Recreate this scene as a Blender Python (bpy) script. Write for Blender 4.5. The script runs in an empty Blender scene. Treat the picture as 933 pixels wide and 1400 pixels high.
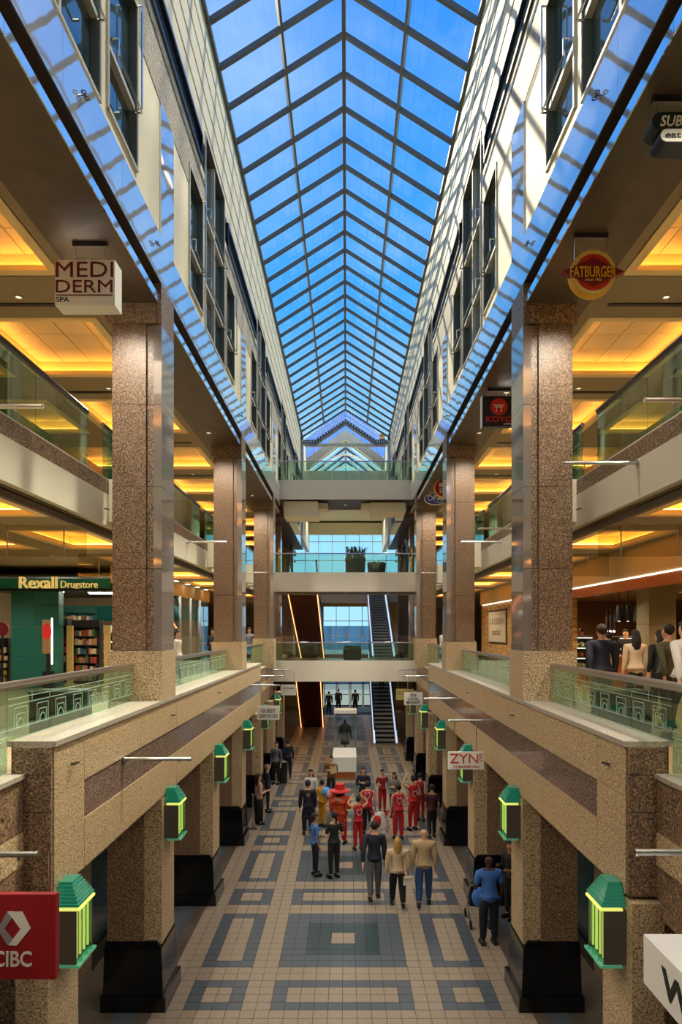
import bpy, math, random
from mathutils import Vector, Matrix
random.seed(7)
SC = bpy.context.scene
COL = SC.collection
PI = math.pi
# ------------------------------------------------------------------ camera, sky, sun, exposure
CAMX, CAMZ, VPX, VPY, F = 0.07, 6.45, 474.0, 862.0, 933.3
cd = bpy.data.cameras.new('camera'); cam = bpy.data.objects.new('camera', cd); COL.objects.link(cam)
cam.location = (CAMX, 0, CAMZ); cam.rotation_euler = (PI/2, 0, 0)
cd.lens = 24.0; cd.sensor_width = 36.0; cd.sensor_fit = 'AUTO'
cd.shift_x = -(VPX-466.5)/1400; cd.shift_y = (VPY-700)/1400
cd.clip_start = 0.05; cd.clip_end = 500
SC.camera = cam
SC.view_settings.view_transform = 'Standard'; SC.view_settings.look = 'None'
SC.view_settings.exposure = 0.12; SC.view_settings.gamma = 1.0; SC.view_settings.use_curve_mapping = False
SKY_STRENGTH = 1.25
wd = bpy.data.worlds.new('sky'); SC.world = wd; wd.use_nodes = True
nt = wd.node_tree; nt.nodes.clear(); N = nt.nodes.new; L = nt.links.new
tc = N('ShaderNodeTexCoord'); sx = N('ShaderNodeSeparateXYZ'); L(tc.outputs['Generated'], sx.inputs[0])
gr = N('ShaderNodeValToRGB'); L(sx.outputs['Z'], gr.inputs[0])
cr = gr.color_ramp
cr.elements[0].position = 0.0; cr.elements[0].color = (0.55, 0.78, 0.98, 1)
cr.elements[1].position = 1.0; cr.elements[1].color = (0.02, 0.11, 0.50, 1)
for p_, c_ in ((0.25, (0.30, 0.68, 0.98, 1)), (0.42, (0.055, 0.36, 0.86, 1)), (0.65, (0.045, 0.27, 0.80, 1))):
    e = cr.elements.new(p_); e.color = c_
ad = N('ShaderNodeMath'); ad.operation = 'MAXIMUM'; ad.inputs[1].default_value = 0.0; L(sx.outputs['Z'], ad.inputs[0])
ad2 = N('ShaderNodeMath'); ad2.operation = 'ADD'; ad2.inputs[1].default_value = 0.18; L(ad.outputs[0], ad2.inputs[0])
dv = N('ShaderNodeVectorMath'); dv.operation = 'DIVIDE'; L(tc.outputs['Generated'], dv.inputs[0]); L(ad2.outputs[0], dv.inputs[1])
nz = N('ShaderNodeTexNoise'); nz.inputs['Scale'].default_value = 1.7; nz.inputs['Detail'].default_value = 6; nz.inputs['Roughness'].default_value = 0.55
L(dv.outputs[0], nz.inputs['Vector'])
cl = N('ShaderNodeValToRGB'); L(nz.outputs['Fac'], cl.inputs[0])
cl.color_ramp.elements[0].position = 0.50; cl.color_ramp.elements[0].color = (0, 0, 0, 1)
cl.color_ramp.elements[1].position = 0.80; cl.color_ramp.elements[1].color = (0.42, 0.42, 0.42, 1)
mx = N('ShaderNodeMix'); mx.data_type = 'RGBA'; L(cl.outputs[0], mx.inputs[0]); L(gr.outputs[0], mx.inputs[6]); mx.inputs[7].default_value = (0.72, 0.86, 1.0, 1)
bg = N('ShaderNodeBackground'); bg.inputs[1].default_value = SKY_STRENGTH; L(mx.outputs[2], bg.inputs[0])
wo = N('ShaderNodeOutputWorld'); L(bg.outputs[0], wo.inputs[0])
sd = bpy.data.lights.new('sun', 'SUN'); sun = bpy.data.objects.new('sun', sd); COL.objects.link(sun)
sd.energy = 3.3; sd.angle = math.radians(0.6); sd.color = (1.0, 0.84, 0.55)
sun.rotation_euler = Vector((1.0, -1.63, -1.25)).to_track_quat('-Z', 'Y').to_euler(); sun.location = (-30, 60, 60)
# added softer second sun, standing in for sunlight reflected onto the left wall
sd2 = bpy.data.lights.new('fill_sun', 'SUN'); sun2 = bpy.data.objects.new('fill_sun', sd2); COL.objects.link(sun2)
sd2.energy = 6.5; sd2.angle = math.radians(5); sd2.color = (1.0, 0.90, 0.66)
sun2.rotation_euler = Vector((-1.0, -0.5, -2.7)).to_track_quat('-Z', 'Y').to_euler(); sun2.location = (20, 10, 60)

# ------------------------------------------------------------------ helpers
WL = {}
class MB:
    def __init__(s): s.v = []; s.f = []; s.m = []
    def add(s, vs, fs, mi=0):
        o = len(s.v); s.v += [tuple(v) for v in vs]; s.f += [tuple(i+o for i in f) for f in fs]; s.m += [mi]*len(fs); return s
    def box(s, x0, x1, y0, y1, z0, z1, mi=0):
        if x0 > x1: x0, x1 = x1, x0
        return s.add([(x0,y0,z0),(x1,y0,z0),(x1,y1,z0),(x0,y1,z0),(x0,y0,z1),(x1,y0,z1),(x1,y1,z1),(x0,y1,z1)],
                     [(0,3,2,1),(4,5,6,7),(0,1,5,4),(1,2,6,5),(2,3,7,6),(3,0,4,7)], mi)
    def hexa(s, b, t, mi=0):     # bottom ring of 4, top ring of 4
        return s.add(list(b)+list(t), [(3,2,1,0),(4,5,6,7),(0,1,5,4),(1,2,6,5),(2,3,7,6),(3,0,4,7)], mi)
    def tube(s, p0, p1, r0, r1=None, n=8, mi=0, cap=True):
        r1 = r0 if r1 is None else r1
        p0 = Vector(p0); p1 = Vector(p1); d = (p1-p0).normalized()
        a = Vector((0,0,1)) if abs(d.z) < .9 else Vector((1,0,0))
        u = d.cross(a).normalized(); w = d.cross(u)
        vs = []
        for p, r in ((p0, r0), (p1, r1)):
            for i in range(n):
                t = 2*PI*i/n; vs.append(p+u*math.cos(t)*r+w*math.sin(t)*r)
        fs = [(i, i+n, (i+1) % n+n, (i+1) % n) for i in range(n)]
        if cap: fs += [tuple(range(n)), tuple(range(2*n-1, n-1, -1))]
        return s.add(vs, fs, mi)
    def path(s, pts, r, n=8, mi=0):
        for a, b in zip(pts, pts[1:]): s.tube(a, b, r, r, n, mi)
        return s
    def bar(s, p0, p1, w, h, mi=0, up=(0,0,1)):   # rectangular bar between two points, w sideways, h along up
        p0 = Vector(p0); p1 = Vector(p1); d = (p1-p0).normalized(); up = Vector(up)
        sd_ = d.cross(up).normalized()*w/2; u = sd_.cross(d).normalized()*h/2
        r = lambda p: [p-sd_-u, p+sd_-u, p+sd_+u, p-sd_+u]
        return s.add(r(p0)+r(p1), [(0,1,2,3),(7,6,5,4),(0,4,5,1),(1,5,6,2),(2,6,7,3),(3,7,4,0)], mi)
    def ell(s, c, r, n=10, m=7, mi=0, keep=None):
        c = Vector(c); r = r if hasattr(r, '__len__') else (r, r, r); vs = []; fs = []
        for j in range(m+1):
            ph = PI*j/m
            for i in range(n):
                t = 2*PI*i/n
                vs.append((c.x+r[0]*math.sin(ph)*math.cos(t), c.y+r[1]*math.sin(ph)*math.sin(t), c.z+r[2]*math.cos(ph)))
        for j in range(m):
            for i in range(n):
                f = (j*n+i, (j+1)*n+i, (j+1)*n+(i+1) % n, j*n+(i+1) % n)
                if keep is None or keep(sum((Vector(vs[k]) for k in f), Vector())/4): fs.append(f)
        return s.add(vs, fs, mi)
    def lathe(s, prof, c=(0,0,0), n=16, mi=0):
        vs = []; fs = []; k = len(prof)
        for i in range(n):
            t = 2*PI*i/n
            for r, z in prof: vs.append((c[0]+r*math.cos(t), c[1]+r*math.sin(t), c[2]+z))
        for i in range(n):
            for j in range(k-1):
                a = i*k+j; b = ((i+1) % n)*k+j; fs.append((a, b, b+1, a+1))
        return s.add(vs, fs, mi)
    def prism_xz(s, poly, y0, y1, mi=0):          # polygon in XZ, extruded along Y
        n = len(poly)
        ar = sum(poly[i][0]*poly[(i+1)%n][1]-poly[(i+1)%n][0]*poly[i][1] for i in range(n))
        if ar < 0: poly = poly[::-1]
        vs = [(x, y0, z) for x, z in poly]+[(x, y1, z) for x, z in poly]
        fs = [tuple(range(n)), tuple(range(2*n-1, n-1, -1))]+[(i, i+n, (i+1) % n+n, (i+1) % n) for i in range(n)]
        return s.add(vs, fs, mi)
    def prism_yz(s, poly, x0, x1, mi=0):
        n = len(poly); vs = [(x0, y, z) for y, z in poly]+[(x1, y, z) for y, z in poly]
        fs = [tuple(range(n)), tuple(range(2*n-1, n-1, -1))]+[(i, i+n, (i+1) % n+n, (i+1) % n) for i in range(n)]
        return s.add(vs, fs, mi)
    def mesh(s, name, mats, off=(0,0,0), smooth=False):
        me = bpy.data.meshes.new(name)
        ox, oy, oz = off
        me.from_pydata([(x-ox, y-oy, z-oz) for x, y, z in s.v], [], s.f)
        if not isinstance(mats, (list, tuple)): mats = [mats]
        for m in mats: me.materials.append(m)
        if len(mats) > 1: me.polygons.foreach_set('material_index', s.m)
        if smooth: me.polygons.foreach_set('use_smooth', [True]*len(s.f))
        me.update(); return me
    def build(s, name, mats, parent=None, smooth=False, local=False):
        off = (0,0,0) if (local or parent is None) else WL.get(parent, (0,0,0))
        o = bpy.data.objects.new(name, s.mesh(name, mats, off, smooth)); COL.objects.link(o)
        if parent is not None: o.parent = parent
        WL[o] = off if parent is not None else (0,0,0)
        return o
def tag(o, label=None, cat=None, group=None, kind=None):
    if label: o['label'] = label
    if cat: o['category'] = cat
    if group: o['group'] = group
    if kind: o['kind'] = kind
    return o
def E(name, loc=(0,0,0), label=None, cat=None, group=None, kind=None, rz=0):
    o = bpy.data.objects.new(name, None); COL.objects.link(o); o.location = loc; o.rotation_euler = (0,0,rz)
    o.empty_display_size = 0.2; WL[o] = tuple(loc); return tag(o, label, cat, group, kind)
def bx(name, mat, parent, x0, x1, y0, y1, z0, z1): return MB().box(x0,x1,y0,y1,z0,z1).build(name, mat, parent)
def inst(name, mesh, parent, loc=(0,0,0), rot=None):
    o = bpy.data.objects.new(name, mesh); COL.objects.link(o); o.parent = parent
    pw = WL.get(parent, (0,0,0)); o.location = (loc[0]-pw[0], loc[1]-pw[1], loc[2]-pw[2])
    if rot: o.rotation_euler = rot
    return o
def S(name, parent=None, **k):       # a structure root
    return E(name, (0,0,0), kind='structure', **k)
def pxz(x, y, Y): return (CAMX+(x-VPX)/F*Y, CAMZ+(VPY-y)/F*Y)       # pixel at a known depth
def ground(x, y, z=0.0):
    Y = (CAMZ-z)*F/(y-VPY); return (CAMX+(x-VPX)/F*Y, Y)

# ------------------------------------------------------------------ materials
M = {}
def rgb(h):
    h = h.lstrip('#'); c = [int(h[i:i+2], 16)/255 for i in (0,2,4)]
    return tuple(x/12.92 if x <= .04045 else ((x+.055)/1.055)**2.4 for x in c)+(1,)
def mat(name, col, rough=.5, metal=0., spec=.5, emit=None, es=0., noise=None, bump=None, coat=0.):
    m = bpy.data.materials.new(name); m.use_nodes = True; t = m.node_tree; b = t.nodes['Principled BSDF']
    col = rgb(col) if isinstance(col, str) else tuple(col)+((1,) if len(col) == 3 else ())
    b.inputs['Base Color'].default_value = col; b.inputs['Roughness'].default_value = rough
    b.inputs['Metallic'].default_value = metal; b.inputs['Specular IOR Level'].default_value = spec
    b.inputs['Coat Weight'].default_value = coat
    if emit:
        b.inputs['Emission Color'].default_value = rgb(emit) if isinstance(emit, str) else tuple(emit)+(1,)
        b.inputs['Emission Strength'].default_value = es
    if noise or bump:
        g = t.nodes.new('ShaderNodeNewGeometry')
    if noise:                         # (scale, [(pos, colour)...], detail)
        n = t.nodes.new('ShaderNodeTexNoise'); n.inputs['Scale'].default_value = noise[0]; n.inputs['Detail'].default_value = noise[2] if len(noise) > 2 else 3
        t.links.new(g.outputs['Position'], n.inputs['Vector'])
        r = t.nodes.new('ShaderNodeValToRGB'); t.links.new(n.outputs['Fac'], r.inputs[0])
        st = noise[1]; r.color_ramp.elements[0].position = st[0][0]; r.color_ramp.elements[0].color = rgb(st[0][1])
        r.color_ramp.elements[1].position = st[-1][0]; r.color_ramp.elements[1].color = rgb(st[-1][1])
        for p, c in st[1:-1]: e = r.color_ramp.elements.new(p); e.color = rgb(c)
        t.links.new(r.outputs[0], b.inputs['Base Color'])
    if bump:                          # (scale, strength, distance)
        n2 = t.nodes.new('ShaderNodeTexNoise'); n2.inputs['Scale'].default_value = bump[0]; t.links.new(g.outputs['Position'], n2.inputs['Vector'])
        bp = t.nodes.new('ShaderNodeBump'); bp.inputs['Strength'].default_value = bump[1]; bp.inputs['Distance'].default_value = bump[2]
        t.links.new(n2.outputs['Fac'], bp.inputs['Height']); t.links.new(bp.outputs[0], b.inputs['Normal'])
    M[name] = m; return m
def glass(name, tint, ior=1.5, rough=0.0, gl=(1,1,1), amount=1.0):
    """thin sheet: tinted see-through plus a Schlick mirror term that is the same from both sides"""
    m = bpy.data.materials.new(name); m.use_nodes = True; t = m.node_tree; t.nodes.clear(); n = t.nodes.new; l = t.links.new
    o = n('ShaderNodeOutputMaterial'); x = n('ShaderNodeMixShader'); g = n('ShaderNodeNewGeometry'); d = n('ShaderNodeVectorMath'); d.operation = 'DOT_PRODUCT'; l(g.outputs['Normal'], d.inputs[0]); l(g.outputs['Incoming'], d.inputs[1])
    def ma(op, a, b):
        q = n('ShaderNodeMath'); q.operation = op
        for i, v in ((0, a), (1, b)):
            if v is None: continue
            if isinstance(v, (int, float)): q.inputs[i].default_value = v
            else: l(v, q.inputs[i])
        return q.outputs[0]
    f0 = ((ior-1)/(ior+1))**2*amount
    c = ma('ABSOLUTE', d.outputs['Value'], None); p5 = ma('POWER', ma('SUBTRACT', 1.0, c), 5.0); fac = ma('ADD', ma('MULTIPLY', p5, 1-f0), f0)
    tr = n('ShaderNodeBsdfTransparent'); tr.inputs[0].default_value = tuple(tint)+(1,); gs = n('ShaderNodeBsdfGlossy'); gs.inputs['Roughness'].default_value = rough; gs.inputs[0].default_value = tuple(gl)+(1,)
    l(fac, x.inputs[0]); l(tr.outputs[0], x.inputs[1]); l(gs.outputs[0], x.inputs[2]); l(x.outputs[0], o.inputs[0]); M[name] = m; return m
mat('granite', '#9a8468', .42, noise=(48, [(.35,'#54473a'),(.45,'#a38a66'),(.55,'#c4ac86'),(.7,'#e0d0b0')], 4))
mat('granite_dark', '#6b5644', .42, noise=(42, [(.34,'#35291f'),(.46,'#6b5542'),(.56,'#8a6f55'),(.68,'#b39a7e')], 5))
mat('granite_polished', '#7c6856', .10, noise=(60, [(.36,'#4a3c33'),(.5,'#79665a'),(.68,'#9c8a7a')], 4))
mat('granite_band', '#b5ac9a', .55, noise=(55, [(.34,'#6f6657'),(.5,'#b0a691'),(.66,'#d8d0bd')], 4))
mat('ledge_stone', '#a9a294', .35, noise=(60, [(.3,'#787166'),(.5,'#a39b8d'),(.7,'#c4bdae')], 4))
mat('black_granite', '#0c0d0f', .12, spec=.5, noise=(90, [(.6,'#0b0c0e'),(.74,'#101317'),(.8,'#4a5056')], 2))
mat('mirror_stone', (.78,.78,.79), .035, metal=.70, bump=(.9, .05, .05))
mat('mirror_strip', (.85,.86,.87), .04, metal=.85, bump=(1.2, .05, .04))
mat('cream_paint', '#eee6cc', .55)
mat('cream_louver', '#e4dcc0', .45)
mat('white_fascia', '#d6d0bc', .5)
mat('joint', '#3a342c', .7)
mat('louver_joint', '#4a4438', .7)
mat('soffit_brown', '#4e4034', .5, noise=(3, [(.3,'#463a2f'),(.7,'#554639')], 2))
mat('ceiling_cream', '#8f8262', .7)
mat('bulkhead_cream', '#d2b887', .6)
mat('bridge_white', '#ece6d4', .5)
mat('facing_polished', (.42,.37,.34), .06, metal=.55)
mat('tray_panel', '#d8c193', .7)
mat('tray_side', '#e8cf94', .7)
mat('cove_glow', '#ffb030', .5, emit=(1.0, .56, .13), es=10.5)
mat('frame_grey', '#7d8482', .4, metal=.2)
mat('rafter_grey', '#5f5c57', .38, metal=.1)
mat('window_frame', '#c9c7bb', .4)
mat('window_reveal', '#59625f', .5)
mat('window_glass', (.035,.06,.07), .03, spec=.8)
mat('slit_frame', '#15181f', .35)
mat('chrome', (.75,.75,.76), .18, metal=1.)
mat('steel', (.52,.52,.53), .28, metal=1.)
mat('dark_steel', (.10,.10,.11), .3, metal=.9)
glass('skylight_glass', (.93,.96,.98), 1.35)
glass('rail_glass', (.70,.86,.78), 1.6, gl=(.9,1,.95))
glass('clear_glass', (.88,.94,.93), 1.45)
glass('smoke_glass', (.80,.78,.70), 1.4)
glass('violet_glass', (.62,.66,.93), 1.4)
glass('window_far', (.80,.93,.97), 1.4)
mat('etching', '#a9cfc0', .6, emit='#8fb8a8', es=0.0)
mat('tile_beige', '#a3937d', .38, noise=(75, [(.34,'#574d42'),(.46,'#94836c'),(.56,'#ab9a83'),(.68,'#cdbfa8')], 3))
mat('tile_pink', '#94806f', .38, noise=(75, [(.34,'#574a42'),(.5,'#94806f'),(.68,'#b7a394')], 3))
mat('tile_blue', '#4e5a68', .36, noise=(70, [(.34,'#3a424b'),(.5,'#4f5861'),(.7,'#6d757d')], 3))
mat('tile_teal', '#2d4246', .34, noise=(70, [(.34,'#1f3033'),(.5,'#2c4246'),(.7,'#3f565a')], 3))
mat('grout', '#4c443b', .8)
mat('floor_side', '#5b5046', .4, noise=(1.2, [(.4,'#544a41'),(.6,'#61564b')], 2))
mat('walk_floor', '#a8926c', .25, noise=(40, [(.35,'#8a7858'),(.65,'#b8a27a')], 3))
mat('dark_shop', '#15120f', .4)
mat('green_glass', (.02,.22,.14), .08, spec=.8, emit=(.02,.30,.17), es=.16)
mat('green_edge', (.10,.42,.27), .1, emit=(.2,.8,.4), es=.10)
mat('glow_lamp', '#e8f060', .4, emit=(.80,.80,.20), es=.75)
mat('metal_panel', '#5c564c', .35, metal=.15)
mat('copper', '#5a2413', .35, metal=.5, noise=(2, [(.3,'#4a1c0f'),(.7,'#662a17')], 2))
mat('led_orange', '#ff8a4a', .4, emit=(1.0,.33,.10), es=5)
mat('led_white', '#fff4e0', .4, emit=(1.0,.93,.82), es=3)
mat('led_blue', '#dfe9ff', .4, emit=(.6,.75,1.0), es=.8)
mat('step', '#8b9296', .5, metal=.2)
mat('step_tread', '#2c3033', .6)
mat('black', '#0b0b0c', .45)
mat('rubber', '#111113', .6)
mat('white', '#e4e2dc', .5)
mat('outside_paving', '#6f6e6a', .8)
mat('far_wall', '#a8926e', .6)

def downlight(x, y, z, power, label, group, col=(1.0,.90,.75), r=.05, cone=150):
    l = E('downlight', (x, y, z), label, 'ceiling light', group)
    MB().tube((x, y, z-.004), (x, y, z+.004), r, r, 12).build('lamp_lens', M['lens'], l); MB().lathe([(r, -.012), (r+.025, -.012), (r+.025, 0), (r, 0)], (x, y, z), 14).build('trim_ring', M['steel'], l)
    d = bpy.data.lights.new('downlight_lamp', 'SPOT'); d.energy = power; d.color = col; d.spot_size = math.radians(cone); d.spot_blend = .5; d.shadow_soft_size = .12
    o = bpy.data.objects.new('downlight_lamp', d); COL.objects.link(o); o.parent = l; o.location = (0, 0, -.05); return l
mat('lens', '#fff0d8', .4, emit=(1., .86, .66), es=1.2)

def etch():
    m = M['etching']; t = m.node_tree; o = [n for n in t.nodes if n.type == 'OUTPUT_MATERIAL'][0]; b = t.nodes['Principled BSDF']; x = t.nodes.new('ShaderNodeMixShader'); tr = t.nodes.new('ShaderNodeBsdfTransparent'); x.inputs[0].default_value = .55
    t.links.new(tr.outputs[0], x.inputs[1]); t.links.new(b.outputs[0], x.inputs[2]); t.links.new(x.outputs[0], o.inputs[0])
etch()
# ------------------------------------------------------------------ large structure
P = 4.45; T = P/18; Y0 = 11.6; FX = 3.08
def YK(k): return Y0+P*k
YB, YE = -7.0, 58.0
SIDE = {-1: 'left', 1: 'right'}
WHO = {-1: 'drugstore side', 1: 'bakery side'}
ORD = ['first', 'second', 'third', 'fourth', 'fifth', 'sixth', 'seventh', 'eighth', 'ninth', 'tenth', 'eleventh', 'twelfth']
trimn = [0]; winn = [0]
def trim():
    trimn[0] += 1; return 'trim_%d' % trimn[0]
# --- ground floor with its tiles
floor = S('floor')
bx('floor_slab', M['grout'], floor, -14, 14, YB, YE, -.4, -.012)
for s in (-1, 1): bx('side_paving', M['floor_side'], floor, s*13*T, s*14, YB, YE, -.02, 0.0)
tm = {}
for c in ('tile_beige', 'tile_pink', 'tile_blue', 'tile_teal'):
    g = .005; tm[c] = MB().add([(g,g,0),(T-g,g,0),(T-g,T-g,0),(g,T-g,0),(g,g,-.012),(T-g,g,-.012),(T-g,T-g,-.012),(g,T-g,-.012)],
        [(0,1,2,3),(4,5,1,0),(5,6,2,1),(6,7,3,2),(7,4,0,3)]).mesh('tile', M[c])
def tilecol(i, j):                # i: 0..25 across (2..23 = pattern), j rows from YK(0)
    a = i-2; r = j % 18
    if a < 0 or a > 21: return 'tile_beige'
    if a < 4: bi, w = a, 4
    elif a < 6: return 'tile_beige'
    elif a < 16: bi, w = a-6, 10
    elif a < 18: return 'tile_beige'
    else: bi, w = a-18, 4
    if r < 4: bj, h = r, 4
    elif r < 6: return 'tile_beige'
    elif r < 16: bj, h = r-6, 10
    else: return 'tile_beige'
    d = min(bi, w-1-bi, bj, h-1-bj)
    if w == 10 and h == 10: return 'tile_blue' if d < 2 else ('tile_teal' if d < 4 else 'tile_pink')
    return 'tile_blue' if d < 1 else 'tile_beige'
rest = {c: MB() for c in tm}; cnt = 0
for j in range(-20, 186):
    for i in range(26):
        x = (i-13)*T; y = YK(0)+j*T; c = tilecol(i, j)
        if j >= -2 and cnt < 300:
            inst('tile', tm[c], floor, (x, y, 0)); cnt += 1
        else:
            g = .005; rest[c].add([(x+g,y+g,0),(x+T-g,y+g,0),(x+T-g,y+T-g,0),(x+g,y+T-g,0)], [(0,1,2,3)])
for c in rest: tag(rest[c].build('floor_tiles', M[c], floor), kind='stuff')
bx('border_strip', M['tile_blue'], floor, -14*T-.35, -14*T, YB, 36, -.01, .002); bx('border_strip', M['tile_blue'], floor, 14*T, 14*T+.35, YB, 36, -.01, .002)
# --- enclosing outer walls
for s in (-1, 1):
    w = S('wall_'+SIDE[s]); bx('outer_wall', M['far_wall'], w, s*14, s*14.3, YB, YE, -.4, 20.4)
w = S('wall_back'); bx('back_wall', M['cream_paint'], w, -14, 14, YB-.3, YB, -.4, 24)
# --- upper floors (slabs)
for s in (-1, 1):
    f2 = S('floor_second_'+SIDE[s]); bx('slab', M['walk_floor'], f2, s*3.5, s*14, YB, 32.5, 4.1, 4.8)
    bx('slab', M['walk_floor'], f2, s*4.0, s*14, 32.5, YE, 4.1, 4.8)
    f3 = S('floor_third_'+SIDE[s]); bx('slab', M['walk_floor'], f3, s*4.38, s*14, YB, YE, 8.75, 9.2)
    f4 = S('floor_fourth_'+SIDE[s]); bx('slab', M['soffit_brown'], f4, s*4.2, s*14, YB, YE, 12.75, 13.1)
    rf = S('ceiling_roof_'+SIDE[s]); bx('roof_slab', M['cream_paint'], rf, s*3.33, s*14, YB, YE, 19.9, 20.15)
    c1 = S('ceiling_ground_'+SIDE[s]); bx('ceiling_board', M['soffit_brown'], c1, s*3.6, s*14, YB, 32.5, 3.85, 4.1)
# --- ceilings with lit trays
pan_cache = {}
def ceiling_trays(name, s, xa, xb, ya, yb, z, trays, h, panels=True):
    c = S(name); m = MB()
    xs = sorted({xa, xb, *[t[0] for t in trays], *[t[1] for t in trays]}); ys = sorted({ya, yb, *[t[2] for t in trays], *[t[3] for t in trays]})
    for x0, x1 in zip(xs, xs[1:]):
        for y0, y1 in zip(ys, ys[1:]):
            cx, cy = (x0+x1)/2, (y0+y1)/2
            if any(t[0] < cx < t[1] and t[2] < cy < t[3] for t in trays): continue
            m.box(s*x0, s*x1, y0, y1, z, z+.05)
    m.build('ceiling_board', M['ceiling_cream'], c)
    for (x0, x1, y0, y1) in trays:
        a, b = sorted((s*x0, s*x1)); lip = .16; e = .02
        t = MB(); t.box(a-e, a, y0-e, y1+e, z, z+h); t.box(b, b+e, y0-e, y1+e, z, z+h); t.box(a, b, y0-e, y0, z, z+h); t.box(a, b, y1, y1+e, z, z+h)
        t.build('tray_side', M['tray_side'], c)
        l = MB(); l.box(a, a+lip, y0, y1, z+.0, z+.09); l.box(b-lip, b, y0, y1, z, z+.09); l.box(a+lip, b-lip, y0, y0+lip, z, z+.09); l.box(a+lip, b-lip, y1-lip, y1, z, z+.09)
        l.build('cove_lip', M['tray_side'], c)
        g = MB(); u = .05; zz = z+.092
        g.box(a+u, a+u+.05, y0+u, y1-u, zz, zz+.02); g.box(b-u-.05, b-u, y0+u, y1-u, zz, zz+.02); g.box(a+u, b-u, y0+u, y0+u+.05, zz, zz+.02); g.box(a+u, b-u, y1-u-.05, y1-u, zz, zz+.02)
        g.build('cove_light', M['cove_glow'], c)
        nx, ny = 4, 4
        if not panels: nx, ny = 1, 1
        pw, pl = (b-a)/nx, (y1-y0)/ny
        key = (round(pw, 3), round(pl, 3))
        if key not in pan_cache: pan_cache[key] = MB().box(.008, pw-.008, .008, pl-.008, 0, .03).mesh('ceiling_panel', M['tray_panel'])
        for i in range(nx):
            for j in range(ny): inst('ceiling_panel', pan_cache[key], c, (a+i*pw, y0+j*pl, z+h))
        bx('tray_backing', M['joint'], c, a, b, y0, y1, z+h+.035, z+h+.05)
    return c
KS = list(range(-2, 6))
for s in (-1, 1):
    tr3 = [(4.55, 6.95, YK(k)+1.0, YK(k)+3.95) for k in KS] + [(4.55, 6.95, YK(6)+1, YK(6)+3.95), (4.55, 6.95, YK(7)+1, YK(7)+3.95)]
    tr3b = [(7.45, 9.9, YK(k)+1.0, YK(k)+3.95) for k in range(-2, 3)]
    c3 = ceiling_trays('ceiling_third_'+SIDE[s], s, 4.2, 14, YB, YE, 12.22, tr3+tr3b, .34)
    tr2 = [(4.75, 6.25, YK(k)+1.0, YK(k)+3.95) for k in KS]
    if s < 0: tr2 += [(6.9, 9.5, YK(k)+1.0, YK(k)+3.95) for k in range(-2, 1)]
    c2 = ceiling_trays('ceiling_second_'+SIDE[s], s, 4.42, 14, YB, YE, 8.3, tr2, .30)
    for k in (-1, 0, 1, 2, 3):          # ceiling slot diffusers
        for c_, z_, x0 in ((c3, 12.2, 4.7),):
            bx('slot_diffuser', M['black'], c_, s*x0, s*(x0+2.0), YK(k)+.42, YK(k)+.52, z_, z_+.03)
# --- third floor edge: white fascia, stone band, rails are things further down
gp = MB().box(-.02, .02, .004, .441, 0, .26).mesh('stone_panel', M['granite_dark'])
for s in (-1, 1):
    t = S('trim_third_edge_'+SIDE[s])
    bx('white_fascia', M['white_fascia'], t, s*4.3, s*4.42, YB, 32.4, 8.36, 8.94); bx('edge_cap', M['white_fascia'], t, s*4.3, s*4.6, YB, 32.4, 9.2, 9.22)
    bx('shadow_gap', M['joint'], t, s*4.33, s*4.42, YB, 32.4, 8.94, 9.2)
    n = 0; y = 2.7
    while y < 32.0 and n < 80:
        inst('stone_panel', gp, t, (s*4.32, y, 8.94)); y += P/10; n += 1
    for k in (-2, 0, 2, 4):
        bx('tie_beam', M['white_fascia'], t, s*3.9, s*4.32, YK(k)+.95, YK(k)+1.6, 8.45, 9.23); bx('tie_beam', M['white_fascia'], t, s*3.9, s*4.32, YK(k)-.7, YK(k)-.05, 8.45, 9.23) if k == 4 else None
    bx('soffit_angle', M['soffit_brown'], t, s*4.42, s*4.5, YB, 32.4, 8.2, 8.32)
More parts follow.
